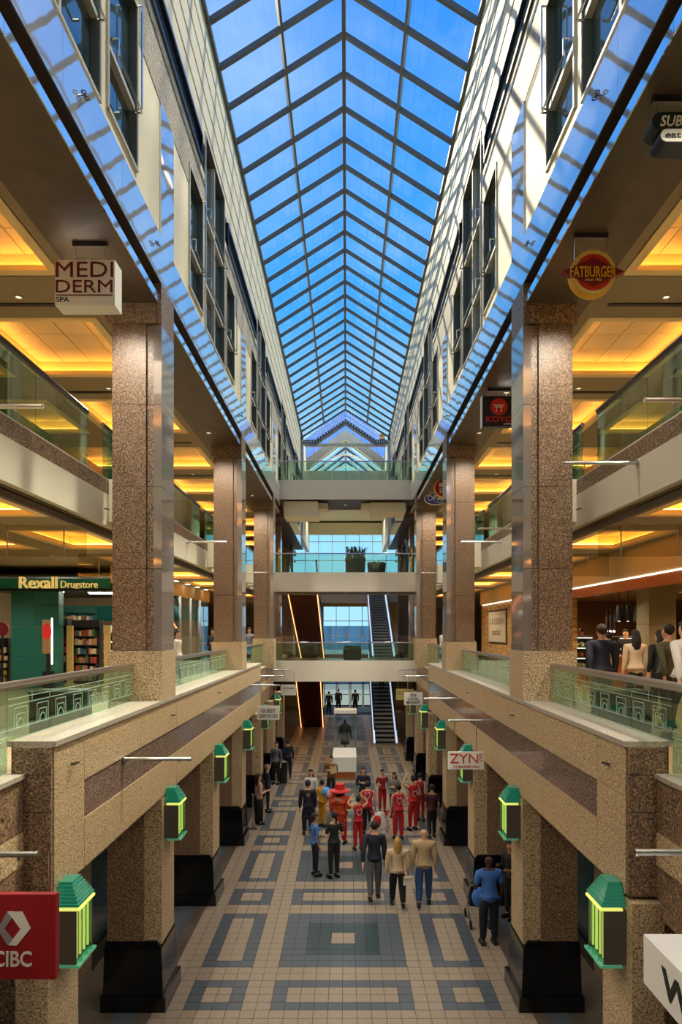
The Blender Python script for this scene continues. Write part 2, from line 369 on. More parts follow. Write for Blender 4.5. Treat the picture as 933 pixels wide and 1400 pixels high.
# --- second floor parapets
for s in (-1, 1):
    w = S('wall_%s_parapet' % SIDE[s]); a, b = YK(-1)+.2, YK(3)+.1
    core = MB().box(s*(FX+.05), s*3.55, a+.02, b-.02, 3.63, 5.2); core.build('core', M['joint'], w)
    bx('ledge', M['ledge_stone'], w, s*(FX-.03), s*3.58, a-.02, b+.02, 5.2, 5.26)
    ys = [a]+[YK(k)+d for k in range(-1, 4) for d in (1.05, 3.3)]; ys = [y for y in ys if a <= y < b-.1]+[b]
    for y0, y1 in zip(ys, ys[1:]):
        bx('granite_panel', M['granite'], w, s*FX, s*(FX+.06), y0+.005, y1-.005, 4.66, 5.2)
        pol = not (y0 < YK(-1)+.5)
        bx('polished_panel' if pol else 'granite_panel', M['granite_polished' if pol else 'granite'], w, s*(FX+(.015 if pol else 0)), s*(FX+.06), y0+.005, y1-.005, 4.2, 4.655)
        bx('granite_panel', M['granite'], w, s*FX, s*(FX+.06), y0+.005, y1-.005, 3.61, 4.195)
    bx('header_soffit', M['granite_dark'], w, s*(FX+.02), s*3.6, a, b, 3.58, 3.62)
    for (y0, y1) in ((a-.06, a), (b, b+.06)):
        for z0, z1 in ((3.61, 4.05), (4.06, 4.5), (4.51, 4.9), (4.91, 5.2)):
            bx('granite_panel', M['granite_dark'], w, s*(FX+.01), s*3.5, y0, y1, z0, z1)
    # set-back stretches before and after
    for (y0, y1) in ((YB, a-.06), (b+.06, 32.4)):
        bx('core', M['joint'], w, s*3.43, s*3.56, y0, y1, 3.4, 4.86)
        bx('ledge', M['ledge_stone'], w, s*3.36, s*3.6, y0, y1, 4.87, 4.92)
        n = max(1, round((y1-y0)/2.2)); st = (y1-y0)/n
        for i in range(n):
            u0, u1 = y0+i*st+.004, y0+(i+1)*st-.004
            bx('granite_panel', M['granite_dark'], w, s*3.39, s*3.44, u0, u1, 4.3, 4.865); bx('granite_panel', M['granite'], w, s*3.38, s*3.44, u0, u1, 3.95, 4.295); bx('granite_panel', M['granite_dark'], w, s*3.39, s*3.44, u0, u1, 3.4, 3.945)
    # ground-floor shopfronts behind the piers
    g = S('wall_%s_shopfront' % SIDE[s]); xw = 4.75
    for k in range(-2, 6):
        bx('stone_pier', M['granite_dark'], g, s*xw, s*(xw+.3), YK(k)-.35, YK(k)+1.3, 0, 3.85)
        bx('stone_header', M['granite_dark'], g, s*xw, s*(xw+.2), YK(k)+1.3, YK(k+1)-.35, 3.0, 3.85)
        bx('stone_plinth', M['black_granite'], g, s*xw, s*(xw+.2), YK(k)+1.3, YK(k+1)-.35, 0, .35)
        for i in range(2):
            q0 = YK(k)+1.3+i*1.4; bx('shop_pane', M['window_glass'], g, s*(xw+.1), s*(xw+.12), q0+.04, q0+1.36, .35, 3.0)
            bx('shop_mullion', M['dark_steel'], g, s*(xw+.05), s*(xw+.13), q0-.04, q0+.04, .35, 3.0)
# --- upper clerestory walls
def grid_wall(m, s, xo, xi, y0, y1, z0, z1, ops):
    ys = sorted({y0, y1, *[min(max(o[i], y0), y1) for o in ops for i in (0, 1)]}); zs = sorted({z0, z1, *[min(max(o[i], z0), z1) for o in ops for i in (2, 3)]})
    for a, b in zip(ys, ys[1:]):
        for c, d in zip(zs, zs[1:]):
            cy, cz = (a+b)/2, (c+d)/2
            if not any(o[0] < cy < o[1] and o[2] < cz < o[3] for o in ops): m.box(s*xo, s*xi, a, b, c, d)
def window(s, y0, y1, z0, z1, nc, rows, kind):
    winn[0] += 1; w = S('window_%d' % winn[0]); x = FX
    pr = .025
    rv = MB(); rv.box(s*(x+.2), s*(x+.27), y0, y1, z0, z1); rv.build('reveal_back', M['window_reveal'], w)
    rv = MB(); d = .03
    rv.box(s*(x+.01), s*(x+.2), y0, y0+d, z0, z1); rv.box(s*(x+.01), s*(x+.2), y1-d, y1, z0, z1); rv.box(s*(x+.01), s*(x+.2), y0, y1, z1-d, z1); rv.box(s*(x+.01), s*(x+.2), y0, y1, z0, z0+d)
    rv.build('reveal', M['window_reveal'], w)
    fm = MB(); t = .03
    for a, b, c, e in ((y0-t, y0+.015, z0-t, z1+t), (y1-.015, y1+t, z0-t, z1+t)): fm.box(s*(x-.03+pr), s*(x+.03), a, b, c, e)
    for c in (z0, z1): fm.box(s*(x-.03+pr), s*(x+.03), y0, y1, c-t, c+.015)
    fm.build('frame', M['window_frame'], w)
    zs = [z0+.03]+list(rows)+[z1-.03]; ys = [y0+.03+(y1-y0-.06)*i/nc for i in range(nc+1)]
    for a, b in zip(ys, ys[1:]):
        for c, e in zip(zs, zs[1:]): bx('pane', M['window_glass'], w, s*(x+.12), s*(x+.135), a+.03, b-.03, c+.03, e-.03)
    for c in rows: bx('transom', M['window_frame'], w, s*(x+.03), s*(x+.14), y0, y1, c-.035, c+.035)
    for a in ys[1:-1]: bx('mullion', M['window_frame'], w, s*(x+.03), s*(x+.14), a-.035, a+.035, z0, z1)
    for c in rows:                                # chrome opener rods
        X = s*(x-.09)
        MB().path([(s*x, y0+.12, c+.1), (X, y0+.12, c+.1), (X, y0+.12, c-.12), (X, y1-.1, c-.12), (s*x, y1-.1, c-.12)], .016, 6).build('opener_rod', M['chrome'], w)
    if kind == 'narrow':
        X = s*(x-.07); MB().path([(s*x, y1-.02, z1), (X, y1-.02, z1), (X, y1-.02, rows[0]), (s*x, y1-.02, rows[0])], .014, 6).build('opener_rod', M['chrome'], w)
for s in (-1, 1):
    w = S('wall_%s_upper' % SIDE[s]); xb = FX+.26
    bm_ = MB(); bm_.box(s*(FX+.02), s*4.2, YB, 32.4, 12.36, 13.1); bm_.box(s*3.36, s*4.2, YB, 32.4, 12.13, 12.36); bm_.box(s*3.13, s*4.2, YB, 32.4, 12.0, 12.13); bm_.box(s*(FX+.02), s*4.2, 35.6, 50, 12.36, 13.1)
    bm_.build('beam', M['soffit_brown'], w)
    y = YB
    while y < 32.3:
        e = min(y+P/2, 32.4); bx('polished_strip', M['mirror_strip'], w, s*3.115, s*3.13, y+.004, e-.004, 11.995, 12.135); y = e
    for b in range(-2, 4):
        y0 = Y0+8.9*b; y1 = min(y0+8.9, 49.0)
        lo = max(y0, YB)
        skip = (34.4, 37.6)
        nar = [(y0+2.15, y0+3.4, 13.4, 15.85), (y0+6.35, y0+7.6, 13.4, 15.85)]; tal = [(y0+3.7, y0+6.05, 13.25, 17.6)]
        ops = nar+tal if b >= -1 else []
        # polished fascia and pilaster panels
        if b >= -1:
            bx('polished_panel', M['mirror_stone'], w, s*FX, s*(FX+.03), y0, y0+.845, 12.36, 15.45)
        seg = (y0+8.9-(y0+.85))/4
        for i in range(4):
            a, c = y0+.85+i*seg, y0+.85+(i+1)*seg
            if c < YB or (a < 35.6 and c > 32.4): continue
            bx('polished_panel', M['mirror_stone'], w, s*FX, s*(FX+.03), max(a, YB)+.004, c-.004, 12.36, 13.155)
        m = MB(); grid_wall(m, s, FX+.03, xb, lo, y1, 13.1, 15.45, ops); m.build('plaster_wall', M['cream_paint'], w)
        m = MB(); grid_wall(m, s, FX+.02, xb, lo, y1, 15.45, 16.34, ops); m.build('stone_band', M['granite_band'], w)
        m = MB(); grid_wall(m, s, FX+.03, xb, lo, y1, 16.34, 16.66, ops); m.build('plaster_wall', M['cream_paint'], w)
        m = MB(); grid_wall(m, s, FX, FX+.03, lo, y1, 16.36, 16.42, ops); m.build('polished_strip', M['mirror_strip'], w)
        m = MB(); grid_wall(m, s, FX+.12, xb, lo, y1, 16.66, 17.24, ops); m.build('slit_backing', M['joint'], w)
        for (z0, z1) in ((17.26, 17.80), (17.87, 18.38), (18.45, 18.96), (19.03, 19.54), (19.61, 20.15)):
            q = 8
            for i in range(q):
                a, c = y0+8.9/q*i, y0+8.9/q*(i+1)
                if c <= YB or a >= 49: continue
                m = MB(); grid_wall(m, s, FX+.02, xb, max(a, YB), c-.002, z0+.015, z1-.015, ops)
                m.build('wall_panel', M['cream_louver'], w)
        m = MB()
        for z in (17.835, 18.415, 18.995, 19.575): grid_wall(m, s, FX+.045, xb+.01, lo, y1, z-.07, z+.07, ops)
        m.build('panel_joint', M['louver_joint'], w)
        if b >= -1:
            for o in nar: window(s, *o, 1, [14.3], 'narrow')
            window(s, *tal[0], 2, [14.3, 15.87], 'tall')
            winn[0] += 1; sw = S('window_%d' % winn[0]); a, c = y0-2.4, y0+3.3
            bx('pane', mat('slit_pane', (.05,.09,.16), .02, spec=1.) if 'slit_pane' not in M else M['slit_pane'], sw, s*(FX+.05), s*(FX+.06), a+.06, c-.06, 16.74, 17.16)
            f_ = MB(); 
            for z in (16.68, 17.22): f_.box(s*(FX-.02), s*(FX+.1), a, c, z-.04, z+.04)
            f_.box(s*(FX-.02), s*(FX+.1), a, a+.06, 16.68, 17.22); f_.box(s*(FX-.02), s*(FX+.1), c-.06, c, 16.68, 17.22); f_.build('frame', M['slit_frame'], sw)
    bx('eave_channel', M['rafter_grey'], w, s*(FX-.06), s*(FX+.26), YB, 49, 20.15, 20.27)
# --- glazed roof
roof = S('ceiling_skylight'); RZ, EZ, RE = 22.15, 20.2, 48.5
nb = 43; st = P*2/7; ys = [RE-st*i for i in range(nb+1)]
def rpt(s, t, dz=0): return (s*FX*(1-t), EZ+(RZ-EZ)*t+dz)
for y in ys:
    for s in (-1, 1):
        (xa, za), (xb_, zb_) = rpt(s, -.02), rpt(s, 1)
        MB().bar((xa, y, za), (xb_, y, zb_), .10, .12).build('rafter', M['rafter_grey'], roof)
nsl = Vector((RZ-EZ, 0, FX)).normalized()
for s in (-1, 1):
    x, z = rpt(s, .5); MB().bar((x, ys[-1], z), (x, RE, z), .07, .13, up=(s*nsl.x, 0, nsl.z)).build('purlin', M['rafter_grey'], roof)
MB().bar((0, ys[-1], RZ), (0, RE, RZ), .10, .20).build('ridge_beam', M['rafter_grey'], roof)
pm = {}
for s in (-1, 1):
    for h in (0, 1):
        (xa, za), (xb_, zb_) = rpt(s, h*.5, .11), rpt(s, h*.5+.5, .11)
        if s > 0: m = MB().add([(xa,0,za),(xa,st,za),(xb_,st,zb_),(xb_,0,zb_)], [(3,2,1,0)])
        else: m = MB().add([(xa,0,za),(xa,st,za),(xb_,st,zb_),(xb_,0,zb_)], [(0,1,2,3)])
        pm[s, h] = m.mesh('glass_pane', M['skylight_glass'])
for i in range(nb):
    for k_ in pm: inst('glass_pane', pm[k_], roof, (0, ys[i+1], 0))
g_ = S('wall_back_gable'); MB().prism_xz([(-FX-.3, 20), (FX+.3, 20), (0, 22.6)], YB-.3, YB).build('gable', M['cream_paint'], g_)

# --- recessed fill downlights added in beam soffits, upper ceilings and the ground floor arcade
for s in (-1, 1):
    for k in range(-3, 5):
        for d in ((4.3,) if (s > 0 and k == 0) else (3.1,)): downlight(s*3.8, YK(k)+d, 11.995, 400, 'small round added fill downlight set in the dark beam soffit, %s' % WHO[s], 'added beam soffit downlights')
    for k in range(-2, 5):
        downlight(s*4.62, YK(k)+.55, 8.295, 260, 'small round added fill downlight in the lower walkway ceiling, %s' % WHO[s], 'added lower walkway downlights'); downlight(s*5.6, YK(k)+.2, 12.215, 230, 'small round added fill downlight in the upper walkway ceiling, %s' % WHO[s], 'added upper walkway downlights')
    for k in range(-2, 5):
        for d in (.45, 2.67): downlight(s*4.35, YK(k)+d, 3.845, 15, 'small round added fill downlight in the ground floor arcade ceiling, %s' % WHO[s], 'added arcade downlights', cone=165)
# ------------------------------------------------------------------ columns and piers
for s in (-1, 1):
    for n, k in enumerate((0, 2, 4, 6, 8)):
        y = YK(k); zb = 5.26 if k < 3 else 4.8; xo = 0 if k < 5 else .55
        c = E('granite_column', (s*3.6, y+.4, 4.8), '%s tall brown granite column from the parapet corner, %s' % (ORD[n], WHO[s]), 'column', 'tall granite columns of the atrium')
        X = lambda a: s*(a+xo)
        bx('pedestal', M['granite'], c, X(FX-.02), X(3.98), y-.02, y+.9, zb, 6.1); bx('pedestal_base', M['granite'], c, X(3.56), X(3.98), y-.01, y+.9, 4.8, zb)
        zs = [6.1, 7.5, 8.9, 10.3, 11.66]
        for z0, z1 in zip(zs, zs[1:]):
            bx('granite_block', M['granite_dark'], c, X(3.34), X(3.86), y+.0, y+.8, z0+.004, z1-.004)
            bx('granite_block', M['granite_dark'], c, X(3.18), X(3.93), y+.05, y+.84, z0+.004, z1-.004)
            bx('polished_facing', M['facing_polished'], c, X(FX), X(3.22), y+.03, y+.845, z0+.004, z1-.004)
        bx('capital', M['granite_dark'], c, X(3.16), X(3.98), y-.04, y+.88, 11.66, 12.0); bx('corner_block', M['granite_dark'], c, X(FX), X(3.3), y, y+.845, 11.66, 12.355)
PIERS = list(range(-1, 6))
for s in (-1, 1):
    for n, k in enumerate(PIERS):
        y = YK(k)
        c = E('granite_pier', (s*3.5, y+.4, 0), '%s ground floor granite pier from the %s' % (ORD[n], 'red bank sign' if s < 0 else 'white box sign'), 'pier', 'granite piers along the ground floor')
        for z0, z1 in ((1.1, 2.1), (2.1, 3.1), (3.1, 3.57 if k < 3 else 3.38)):
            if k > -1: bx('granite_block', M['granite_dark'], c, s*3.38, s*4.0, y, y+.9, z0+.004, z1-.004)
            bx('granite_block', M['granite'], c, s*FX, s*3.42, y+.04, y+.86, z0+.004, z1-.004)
        if k > -1:
            xi = FX-.06; m = MB()
            m.hexa([(s*xi, y-.06, 0), (s*4.06, y-.06, 0), (s*4.06, y+.96, 0), (s*xi, y+.96, 0)], [(s*(xi+.05), y-.03, 1.05), (s*4.04, y-.03, 1.05), (s*4.04, y+.93, 1.05), (s*(xi+.05), y+.93, 1.05)])
            m.hexa([(s*(xi+.05), y-.03, 1.05), (s*4.04, y-.03, 1.05), (s*4.04, y+.93, 1.05), (s*(xi+.05), y+.93, 1.05)], [(s*(xi+.14), y-.01, 1.17), (s*4.02, y-.01, 1.17), (s*4.02, y+.91, 1.17), (s*(xi+.14), y+.91, 1.17)])
            m.build('base', M['black_granite'], c)
            bx('plinth', M['black_granite'], c, s*(xi-.035), s*4.09, y-.09, y+.99, 0, .26)
        else:
            bx('granite_block', M['granite'], c, s*FX, s*3.42, y+.04, y+.86, 0, 1.1); bx('granite_block', M['granite_dark'], c, s*3.42, s*4.0, y+.2, y+.8, 0, 3.57)
# ------------------------------------------------------------------ green glass sconces on the piers
for s in (-1, 1):
    for n, k in enumerate(PIERS[:6]):
        y = YK(k)+.18; e = y+.46
        sc = E('wall_sconce', (s*FX, y+.22, 2.85), 'green glass wall sconce on the %s pier of the %s, glowing yellow' % (ORD[n], WHO[s]), 'wall lamp', 'green glass sconces on the piers')
        bx('housing', M['metal_panel'], sc, s*FX, s*2.87, y, e, 2.86, 3.43); bx('side_panel', M['metal_panel'], sc, s*2.87, s*2.835, y, y+.02, 2.86, 3.43); bx('side_panel', M['metal_panel'], sc, s*2.87, s*2.835, e-.02, e, 2.86, 3.43)
        for i in range(3):
            q0 = y+.03+.145*i; bx('glass_plate', M['rail_glass'], sc, s*2.845, s*(2.79+.012*abs(i-1)), q0+.05, q0+.062, 2.86, 3.45)
        for i in range(4): bx('light_tube', M['glow_lamp'], sc, s*2.868, s*2.85, y+.05+.11*i, y+.075+.11*i, 2.9, 3.4)
        bx('foot_plate', M['green_edge'], sc, s*(FX-.05), s*2.79, y-.02, e+.02, 2.83, 2.855); bx('shoulder_plate', M['glow_lamp'], sc, s*(FX-.04), s*2.80, y, e, 3.435, 3.46)
        for i in range(7):
            q = .02*i; z = 3.475+.034*i; bx('cap_plate', M['green_glass'], sc, s*(FX-.01), s*(2.81+q*.9), y+q*.9, e-q*.9, z, z+.030)
# ------------------------------------------------------------------ glass railings
def motif(L_):
    m = MB(); w = .007; d = .002
    def h(y0, y1, z): m.box(-d, d, y0, y1, z-w/2, z+w/2)
    def v(y, z0, z1): m.box(-d, d, y-w/2, y+w/2, z0, z1)
    h(0, L_, .12); h(0, L_, .38); h(0, L_, .45)
    for c in (.28, .28+.55):
        if c+.2 > L_: break
        v(c-.15, .12, .34); v(c+.15, .12, .34); h(c-.15, c+.15, .34); v(c-.10, .12, .27); v(c+.10, .12, .27); h(c-.10, c+.10, .27)
        pts = [(c+.075*math.cos(PI*i/8), .12+.10*math.sin(PI*i/8)) for i in range(9)]
        for a, b in zip(pts, pts[1:]): m.bar((0, a[0], a[1]), (0, b[0], b[1]), w, d*2, up=(1,0,0))
    v(L_*.98, .38, .45); v(.275+.28, .38, .5)
    return m
mot_cache = {}
def railing(x, y0, y1, zb, zt, label, group, step=1.1, pattern=False, rail='steel', rr=.034):
    r = E('glass_railing', (x, (y0+y1)/2, zb), label, 'railing', group)
    n = max(1, round((y1-y0)/step)); st = (y1-y0)/n; key = round(st, 3)
    for i in range(n):
        p = bx('glass_panel', M['rail_glass'], r, x-.008, x+.008, y0+i*st+.006, y0+(i+1)*st-.006, zb, zt-.05)
        if pattern:
            if key not in mot_cache: mot_cache[key] = motif(st-.02).mesh('etched_motif', M['etching'])
            o = inst('etched_motif', mot_cache[key], p, (x-.011*(1 if x > 0 else -1), y0+i*st+.01, zb))
    h = MB(); h.tube((x, y0, zt), (x, y1, zt), rr, rr, 10); h.box(x-.018, x+.018, y0, y1, zt-.06, zt-.02); h.build('handrail', M[rail], r, smooth=False)
    return r
for s in (-1, 1):
    segs = [(2.0, YK(-1)+.14, 4.93, 'before the parapet corner'), (YK(-1)+.14, YK(0)-.06, 5.26, 'between the parapet corner and the first column'), (YK(0)+.92, YK(2)-.06, 5.26, 'between the first and second columns'),
            (YK(2)+.92, YK(3)+.1, 5.26, 'just past the second column'), (YK(3)+.1, YK(4)-.06, 4.93, 'leading up to the third column'), (YK(4)+.92, 32.4, 4.93, 'between the third column and the footbridge')]
    for a, b, z, t in segs: railing(s*3.56, a, b, z, 5.87, 'lower walkway glass railing, %s, %s' % (WHO[s], t), 'lower walkway railings', 1.12, b < 21)
    for a, b, t in ((2.0, YK(0)+.05, 'before the first column'), (YK(0)+.8, YK(2)+.05, 'between first and second columns'), (YK(2)+.8, YK(4)+.05, 'between second and third columns'), (YK(4)+.8, 32.4, 'past the third column')):
        r3_ = railing(s*4.36, a, b, 9.23, 10.19, 'upper walkway glass railing, %s, %s' % (WHO[s], t), 'upper walkway railings', 1.9, False, 'dark_steel', .04)
        if a < 30 and a > 3: bx('return_panel', M['rail_glass'], r3_, s*3.95, s*4.34, YK({12: 0, 21: 2}.get(int(a), 4))+1.0, YK({12: 0, 21: 2}.get(int(a), 4))+1.016, 9.23, 10.1)
# ------------------------------------------------------------------ footbridges across the far end
def bridge(n, y0, y1, x, z, th, word):
    b = S('floor_bridge_%s' % word)
    bx('deck', M['walk_floor'], b, -x, x, y0+.1, y1-.1, z-.35, z); bx('fascia_panel', M['bridge_white'], b, -x, x, y0, y0+.1, z-th, z+(.22 if n == 0 else .02)); bx('fascia_panel', M['white_fascia'], b, -x, x, y1-.1, y1, z-th, z+.02)
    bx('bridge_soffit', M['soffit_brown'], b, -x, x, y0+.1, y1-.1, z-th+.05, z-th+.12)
    r = E('glass_railing', (0, y0, z), 'glass railing along the front of the %s footbridge' % word, 'railing', 'footbridge railings')
    m_ = max(2, round(2*x/1.4)); st = 2*x/m_
    for i in range(m_): bx('glass_panel', M['rail_glass'], r, -x+i*st+.008, -x+(i+1)*st-.008, y0+.05, y0+.066, z+(.22 if n == 0 else .02), z+(1.02 if n == 0 else .87))
    MB().tube((-x, y0+.058, z+(1.07 if n == 0 else .92)), (x, y0+.058, z+(1.07 if n == 0 else .92)), .034, .034, 8).build('handrail', M['steel'], r)
    return b
bridge(0, 32.5, 40.4, 3.9, 4.8, .78, 'lowest'); bridge(1, 32.5, 35.4, 3.9, 9.2, .9, 'middle'); b4 = bridge(2, 32.5, 35.5, 3.2, 13.6, .9, 'topmost')
for x0, x1, y0, y1, z0 in ((-2.95, -1.3, 32.9, 34.6, 11.95), (1.25, 2.95, 33.2, 34.8, 12.2), (-1.3, -.85, 33.4, 35, 12.4), (.8, 1.25, 33.4, 35, 12.4)):
    bx('soffit_box', M['cream_paint'], b4, x0, x1, y0, y1, z0, 12.68)
for x in (-2.2, 0, 2.2):  # all but the topmost footbridge's lamps are added to brighten the far end
    downlight(x, 34.2, 12.74 if x == 0 else 11.945 if x < 0 else 12.195, 120, 'small downlight under the topmost footbridge', 'footbridge downlights'); downlight(x, 34.6, 8.345, 70, 'small added fill downlight under the middle footbridge', 'footbridge downlights')
    for y in (34.5, 37.5): downlight(x*1.3+.01, y, 4.065, 90, 'small added fill downlight under the lowest footbridge', 'footbridge downlights', (1., .72, .42))
    downlight(x, 54.5, 15.745, 260, 'small added fill downlight in the end hall ceiling', 'end hall downlights'); downlight(x, 53.5, 8.745, 220, 'small added fill downlight under the far upper floor', 'end hall downlights'); downlight(x, 51.5, 4.095, 140, 'small added fill downlight under the far lower floor', 'end hall downlights', (1., .66, .36))
# ------------------------------------------------------------------ far end of the hall
we = S('wall_end')
m = MB()
m.box(-14, -4.6, YE, YE+.3, -.4, 24); m.box(4.6, 14, YE, YE+.3, -.4, 24)
m.box(-4.6, 4.6, YE, YE+.3, 3.3, 4.8); m.box(-4.6, 4.6, YE, YE+.3, 8.5, 9.2); m.box(-4.6, -1.9, YE, YE+.3, 4.8, 8.5); m.box(2.5, 4.6, YE, YE+.3, 4.8, 8.5); m.box(-4.6, 4.6, YE, YE+.3, 15.6, 16.4)
m.box(-4.6, -1.9, YE, YE+.3, 0, 3.3); m.box(2.3, 4.6, YE, YE+.3, 0, 3.3)
m.build('end_wall', M['far_wall'], we)
f = S('floor_second_far'); bx('slab', M['walk_floor'], f, -4.0, 4.0, 47.6, YE, 4.1, 4.8)
f = S('floor_third_far'); bx('slab', M['walk_floor'], f, -4.38, 4.38, 50.0, YE, 8.75, 9.2); bx('edge_fascia', M['white_fascia'], f, -4.38, 4.38, 49.9, 50.0, 8.5, 9.22)
f = S('ceiling_far'); bx('ceiling_board', M['cream_paint'], f, -4.2, 4.2, 51.5, YE, 15.75, 15.9)
def glazing(x0, x1, z0, z1, nx, nz_, y=YE+.1, fm='window_frame', t=.05):
    winn[0] += 1; w = S('window_%d' % winn[0])
    for i in range(nx):
        for j in range(nz_):
            bx('pane', M['window_far'], w, x0+(x1-x0)/nx*i+t/2, x0+(x1-x0)/nx*(i+1)-t/2, y, y+.015, z0+(z1-z0)/nz_*j+t/2, z0+(z1-z0)/nz_*(j+1)-t/2)
    for i in range(nx+1): x = x0+(x1-x0)/nx*i; bx('mullion', M[fm], w, x-t/2, x+t/2, y-.05, y+.06, z0, z1)
    for j in range(nz_+1): z = z0+(z1-z0)/nz_*j; bx('transom', M[fm], w, x0, x1, y-.05, y+.06, z-t/2, z+t/2)
    return w
glazing(-4.6, 4.6, 9.2, 15.6, 8, 4); glazing(-1.9, 2.5, 4.8, 8.5, 4, 3)
# entrance doors
for n, (x0, x1) in enumerate(((-1.85, -.75), (-.7, .35), (.4, 1.45), (1.5, 2.25))):
    d = S('door_%d' % (n+1)); bx('glass_leaf', M['window_far'], d, x0+.07, x1-.07, YE-.02, YE, .12, 2.35)
    m = MB()
    for a, b in ((x0, x0+.07), (x1-.07, x1)): m.box(a, b, YE-.05, YE+.03, 0, 2.45)
    m.box(x0, x1, YE-.05, YE+.03, 2.35, 2.45); m.box(x0, x1, YE-.05, YE+.03, 0, .12); m.build('door_frame', M['dark_steel'], d)
    bx('push_bar', M['steel'], d, x0+.1, x1-.1, YE-.1, YE-.07, 1.0, 1.05); bx('fanlight', M['window_far'], d, x0+.05, x1-.05, YE-.02, YE, 2.48, 3.25)
    bx('door_head', M['dark_steel'], d, x0, x1, YE-.05, YE+.03, 2.45, 2.5)
mt = tag(bx('entrance_mat', M['rubber'], None, -1.9, 2.3, 52.2, 57.6, 0.002, .014), 'dark entrance mat in front of the glass street doors', 'mat')
fo = S('floor_outside'); bx('paving', M['outside_paving'], fo, -60, 60, YE+.3, 160, -.5, -.05)
# gable beyond the glazed roof: catwalk chevron, tie beam, stone-coloured gable frame and lower skylight
ge = S('wall_end_gable')
def chev(y0, y1, zr, ze, hw, th): return MB().prism_xz([(-hw, ze), (0, zr), (hw, ze), (hw, ze-th), (0, zr-th), (-hw, ze-th)], y0, y1) if False else None
def chevron(parent, name, mt_, y0, y1, hw, ze, zr, th):
    m = MB()
    for s in (-1, 1): m.hexa([(0, y0, zr-th), (s*hw, y0, ze-th), (s*hw, y1, ze-th), (0, y1, zr-th)], [(0, y0, zr), (s*hw, y0, ze), (s*hw, y1, ze), (0, y1, zr)])
    return m.build(name, M[mt_], parent)
cw = E('roof_catwalk', (0, 49.3, 20), 'chevron shaped maintenance catwalk with dark grating under the roof ridge', 'catwalk')
chevron(cw, 'walk_deck', 'dark_steel', 49.2, 49.9, 2.2, 20.2, 21.68, .26)
for s in (-1, 1):
    bx('walk_deck', M['dark_steel'], cw, s*2.2, s*3.05, 49.2, 49.9, 19.94, 20.2)
    for dz in (.12, .45, .8):
        MB().path([(0, 49.2, 21.68+dz), (s*2.2, 49.2, 20.2+dz), (s*3.05, 49.2, 20.2+dz)], .022, 5).build('guard_rail', M['white'], cw)
    for i in range(11):
        t = i/11; x = s*2.2*t; z = 21.68-1.48*t; MB().tube((x, 49.2, z), (x, 49.2, z+.8), .015, .015, 5).build('guard_post', M['white'], cw)
        bx('grating_gap', M['white'], cw, s*(2.2*t+.05), s*(2.2*t+.13), 49.17, 49.2, z-.22, z-.10)
    for i in range(5): bx('grating_gap', M['white'], cw, s*(2.25+.16*i), s*(2.33+.16*i), 49.17, 49.2, 20.0, 20.12)
bx('winch_motor', mat('safety_yellow', '#c98a18', .5), cw, 2.5, 2.85, 49.3, 49.8, 20.22, 20.7)
for s in (-1, 1): bx('side_wall', M['cream_louver'], ge, s*FX, s*(FX+.3), 49.0, 58, 13.1, 20.2)
bx('tie_beam', M['cream_paint'], ge, -3.0, 3.0, 50.2, 50.45, 20.0, 20.2)
bx('lower_wall', M['cream_paint'], ge, -4.2, 4.2, 51.5, 51.7, 15.75, 18.5)
chevron(ge, 'gable_frame', 'cream_paint', 51.0, 51.4, 2.95, 19.25, 21.5, .78)
for s in (-1, 1):
    n = 5
    for i in range(n):
        t0, t1 = i/n, (i+1)/n; z = lambda t: 23.1-2.3*t; zl = lambda t: 21.5-2.25*t
        MB().hexa([(s*2.95*t0, 50.98, zl(t0)), (s*2.95*t1, 50.98, zl(t1)), (s*2.95*t1, 50.995, zl(t1)), (s*2.95*t0, 50.995, zl(t0))], [(s*2.95*t0, 50.98, z(t0)), (s*2.95*t1, 50.98, z(t1)), (s*2.95*t1, 50.995, z(t1)), (s*2.95*t0, 50.995, z(t0))]).build('gable_pane', M['violet_glass'], ge)
        MB().bar((s*2.95*t1, 50.95, zl(t1)), (s*2.95*t1, 50.95, z(t1)), .05, .05, up=(0,1,0)).build('gable_mullion', M['window_frame'], ge)
sk = S('ceiling_far_skylight')
for j, y in enumerate((51.6, 53.7, 55.8, 57.9)):
    for s in (-1, 1): MB().bar((s*2.9, y, 18.6), (0, y, 20.8), .09, .16).build('rafter', M['rafter_grey'], sk)
    if j < 3:
        for s in (-1, 1): MB().add([(s*2.9, y, 18.68), (s*2.9, y+2.1, 18.68), (0, y+2.1, 20.88), (0, y, 20.88)], [(0,1,2,3)]).build('glass_pane', M['skylight_glass'], sk)
for R_, y, z_ in ((2.05, 53.0, 18.1), (1.5, 55.4, 18.3)):
    pts = [(R_*math.cos(PI*i/8), y, z_+R_*.98*math.sin(PI*i/8)) for i in range(9)]
    MB().path(pts, .07, 6).build('arch_rib', M['white'], sk)
bx('ridge_beam', M['rafter_grey'], sk, -.06, .06, 51.6, 58, 20.7, 20.9)
m = MB()
for x in (-1.9, -.95, 0, .95, 1.9): m.box(x-.035, x+.035, 58.1, 58.2, 18.4, 20.8-abs(x)*.76)
m.build('end_mullion', M['window_frame'], sk)
MB().add([(-3, 58.25, 18.5), (3, 58.25, 18.5), (0, 58.25, 20.9)], [(0,1,2)]).build('end_glass', M['window_far'], sk)
bx('end_sill', M['cream_paint'], sk, -3.1, 3.1, 58.0, 58.3, 14.6, 18.5)
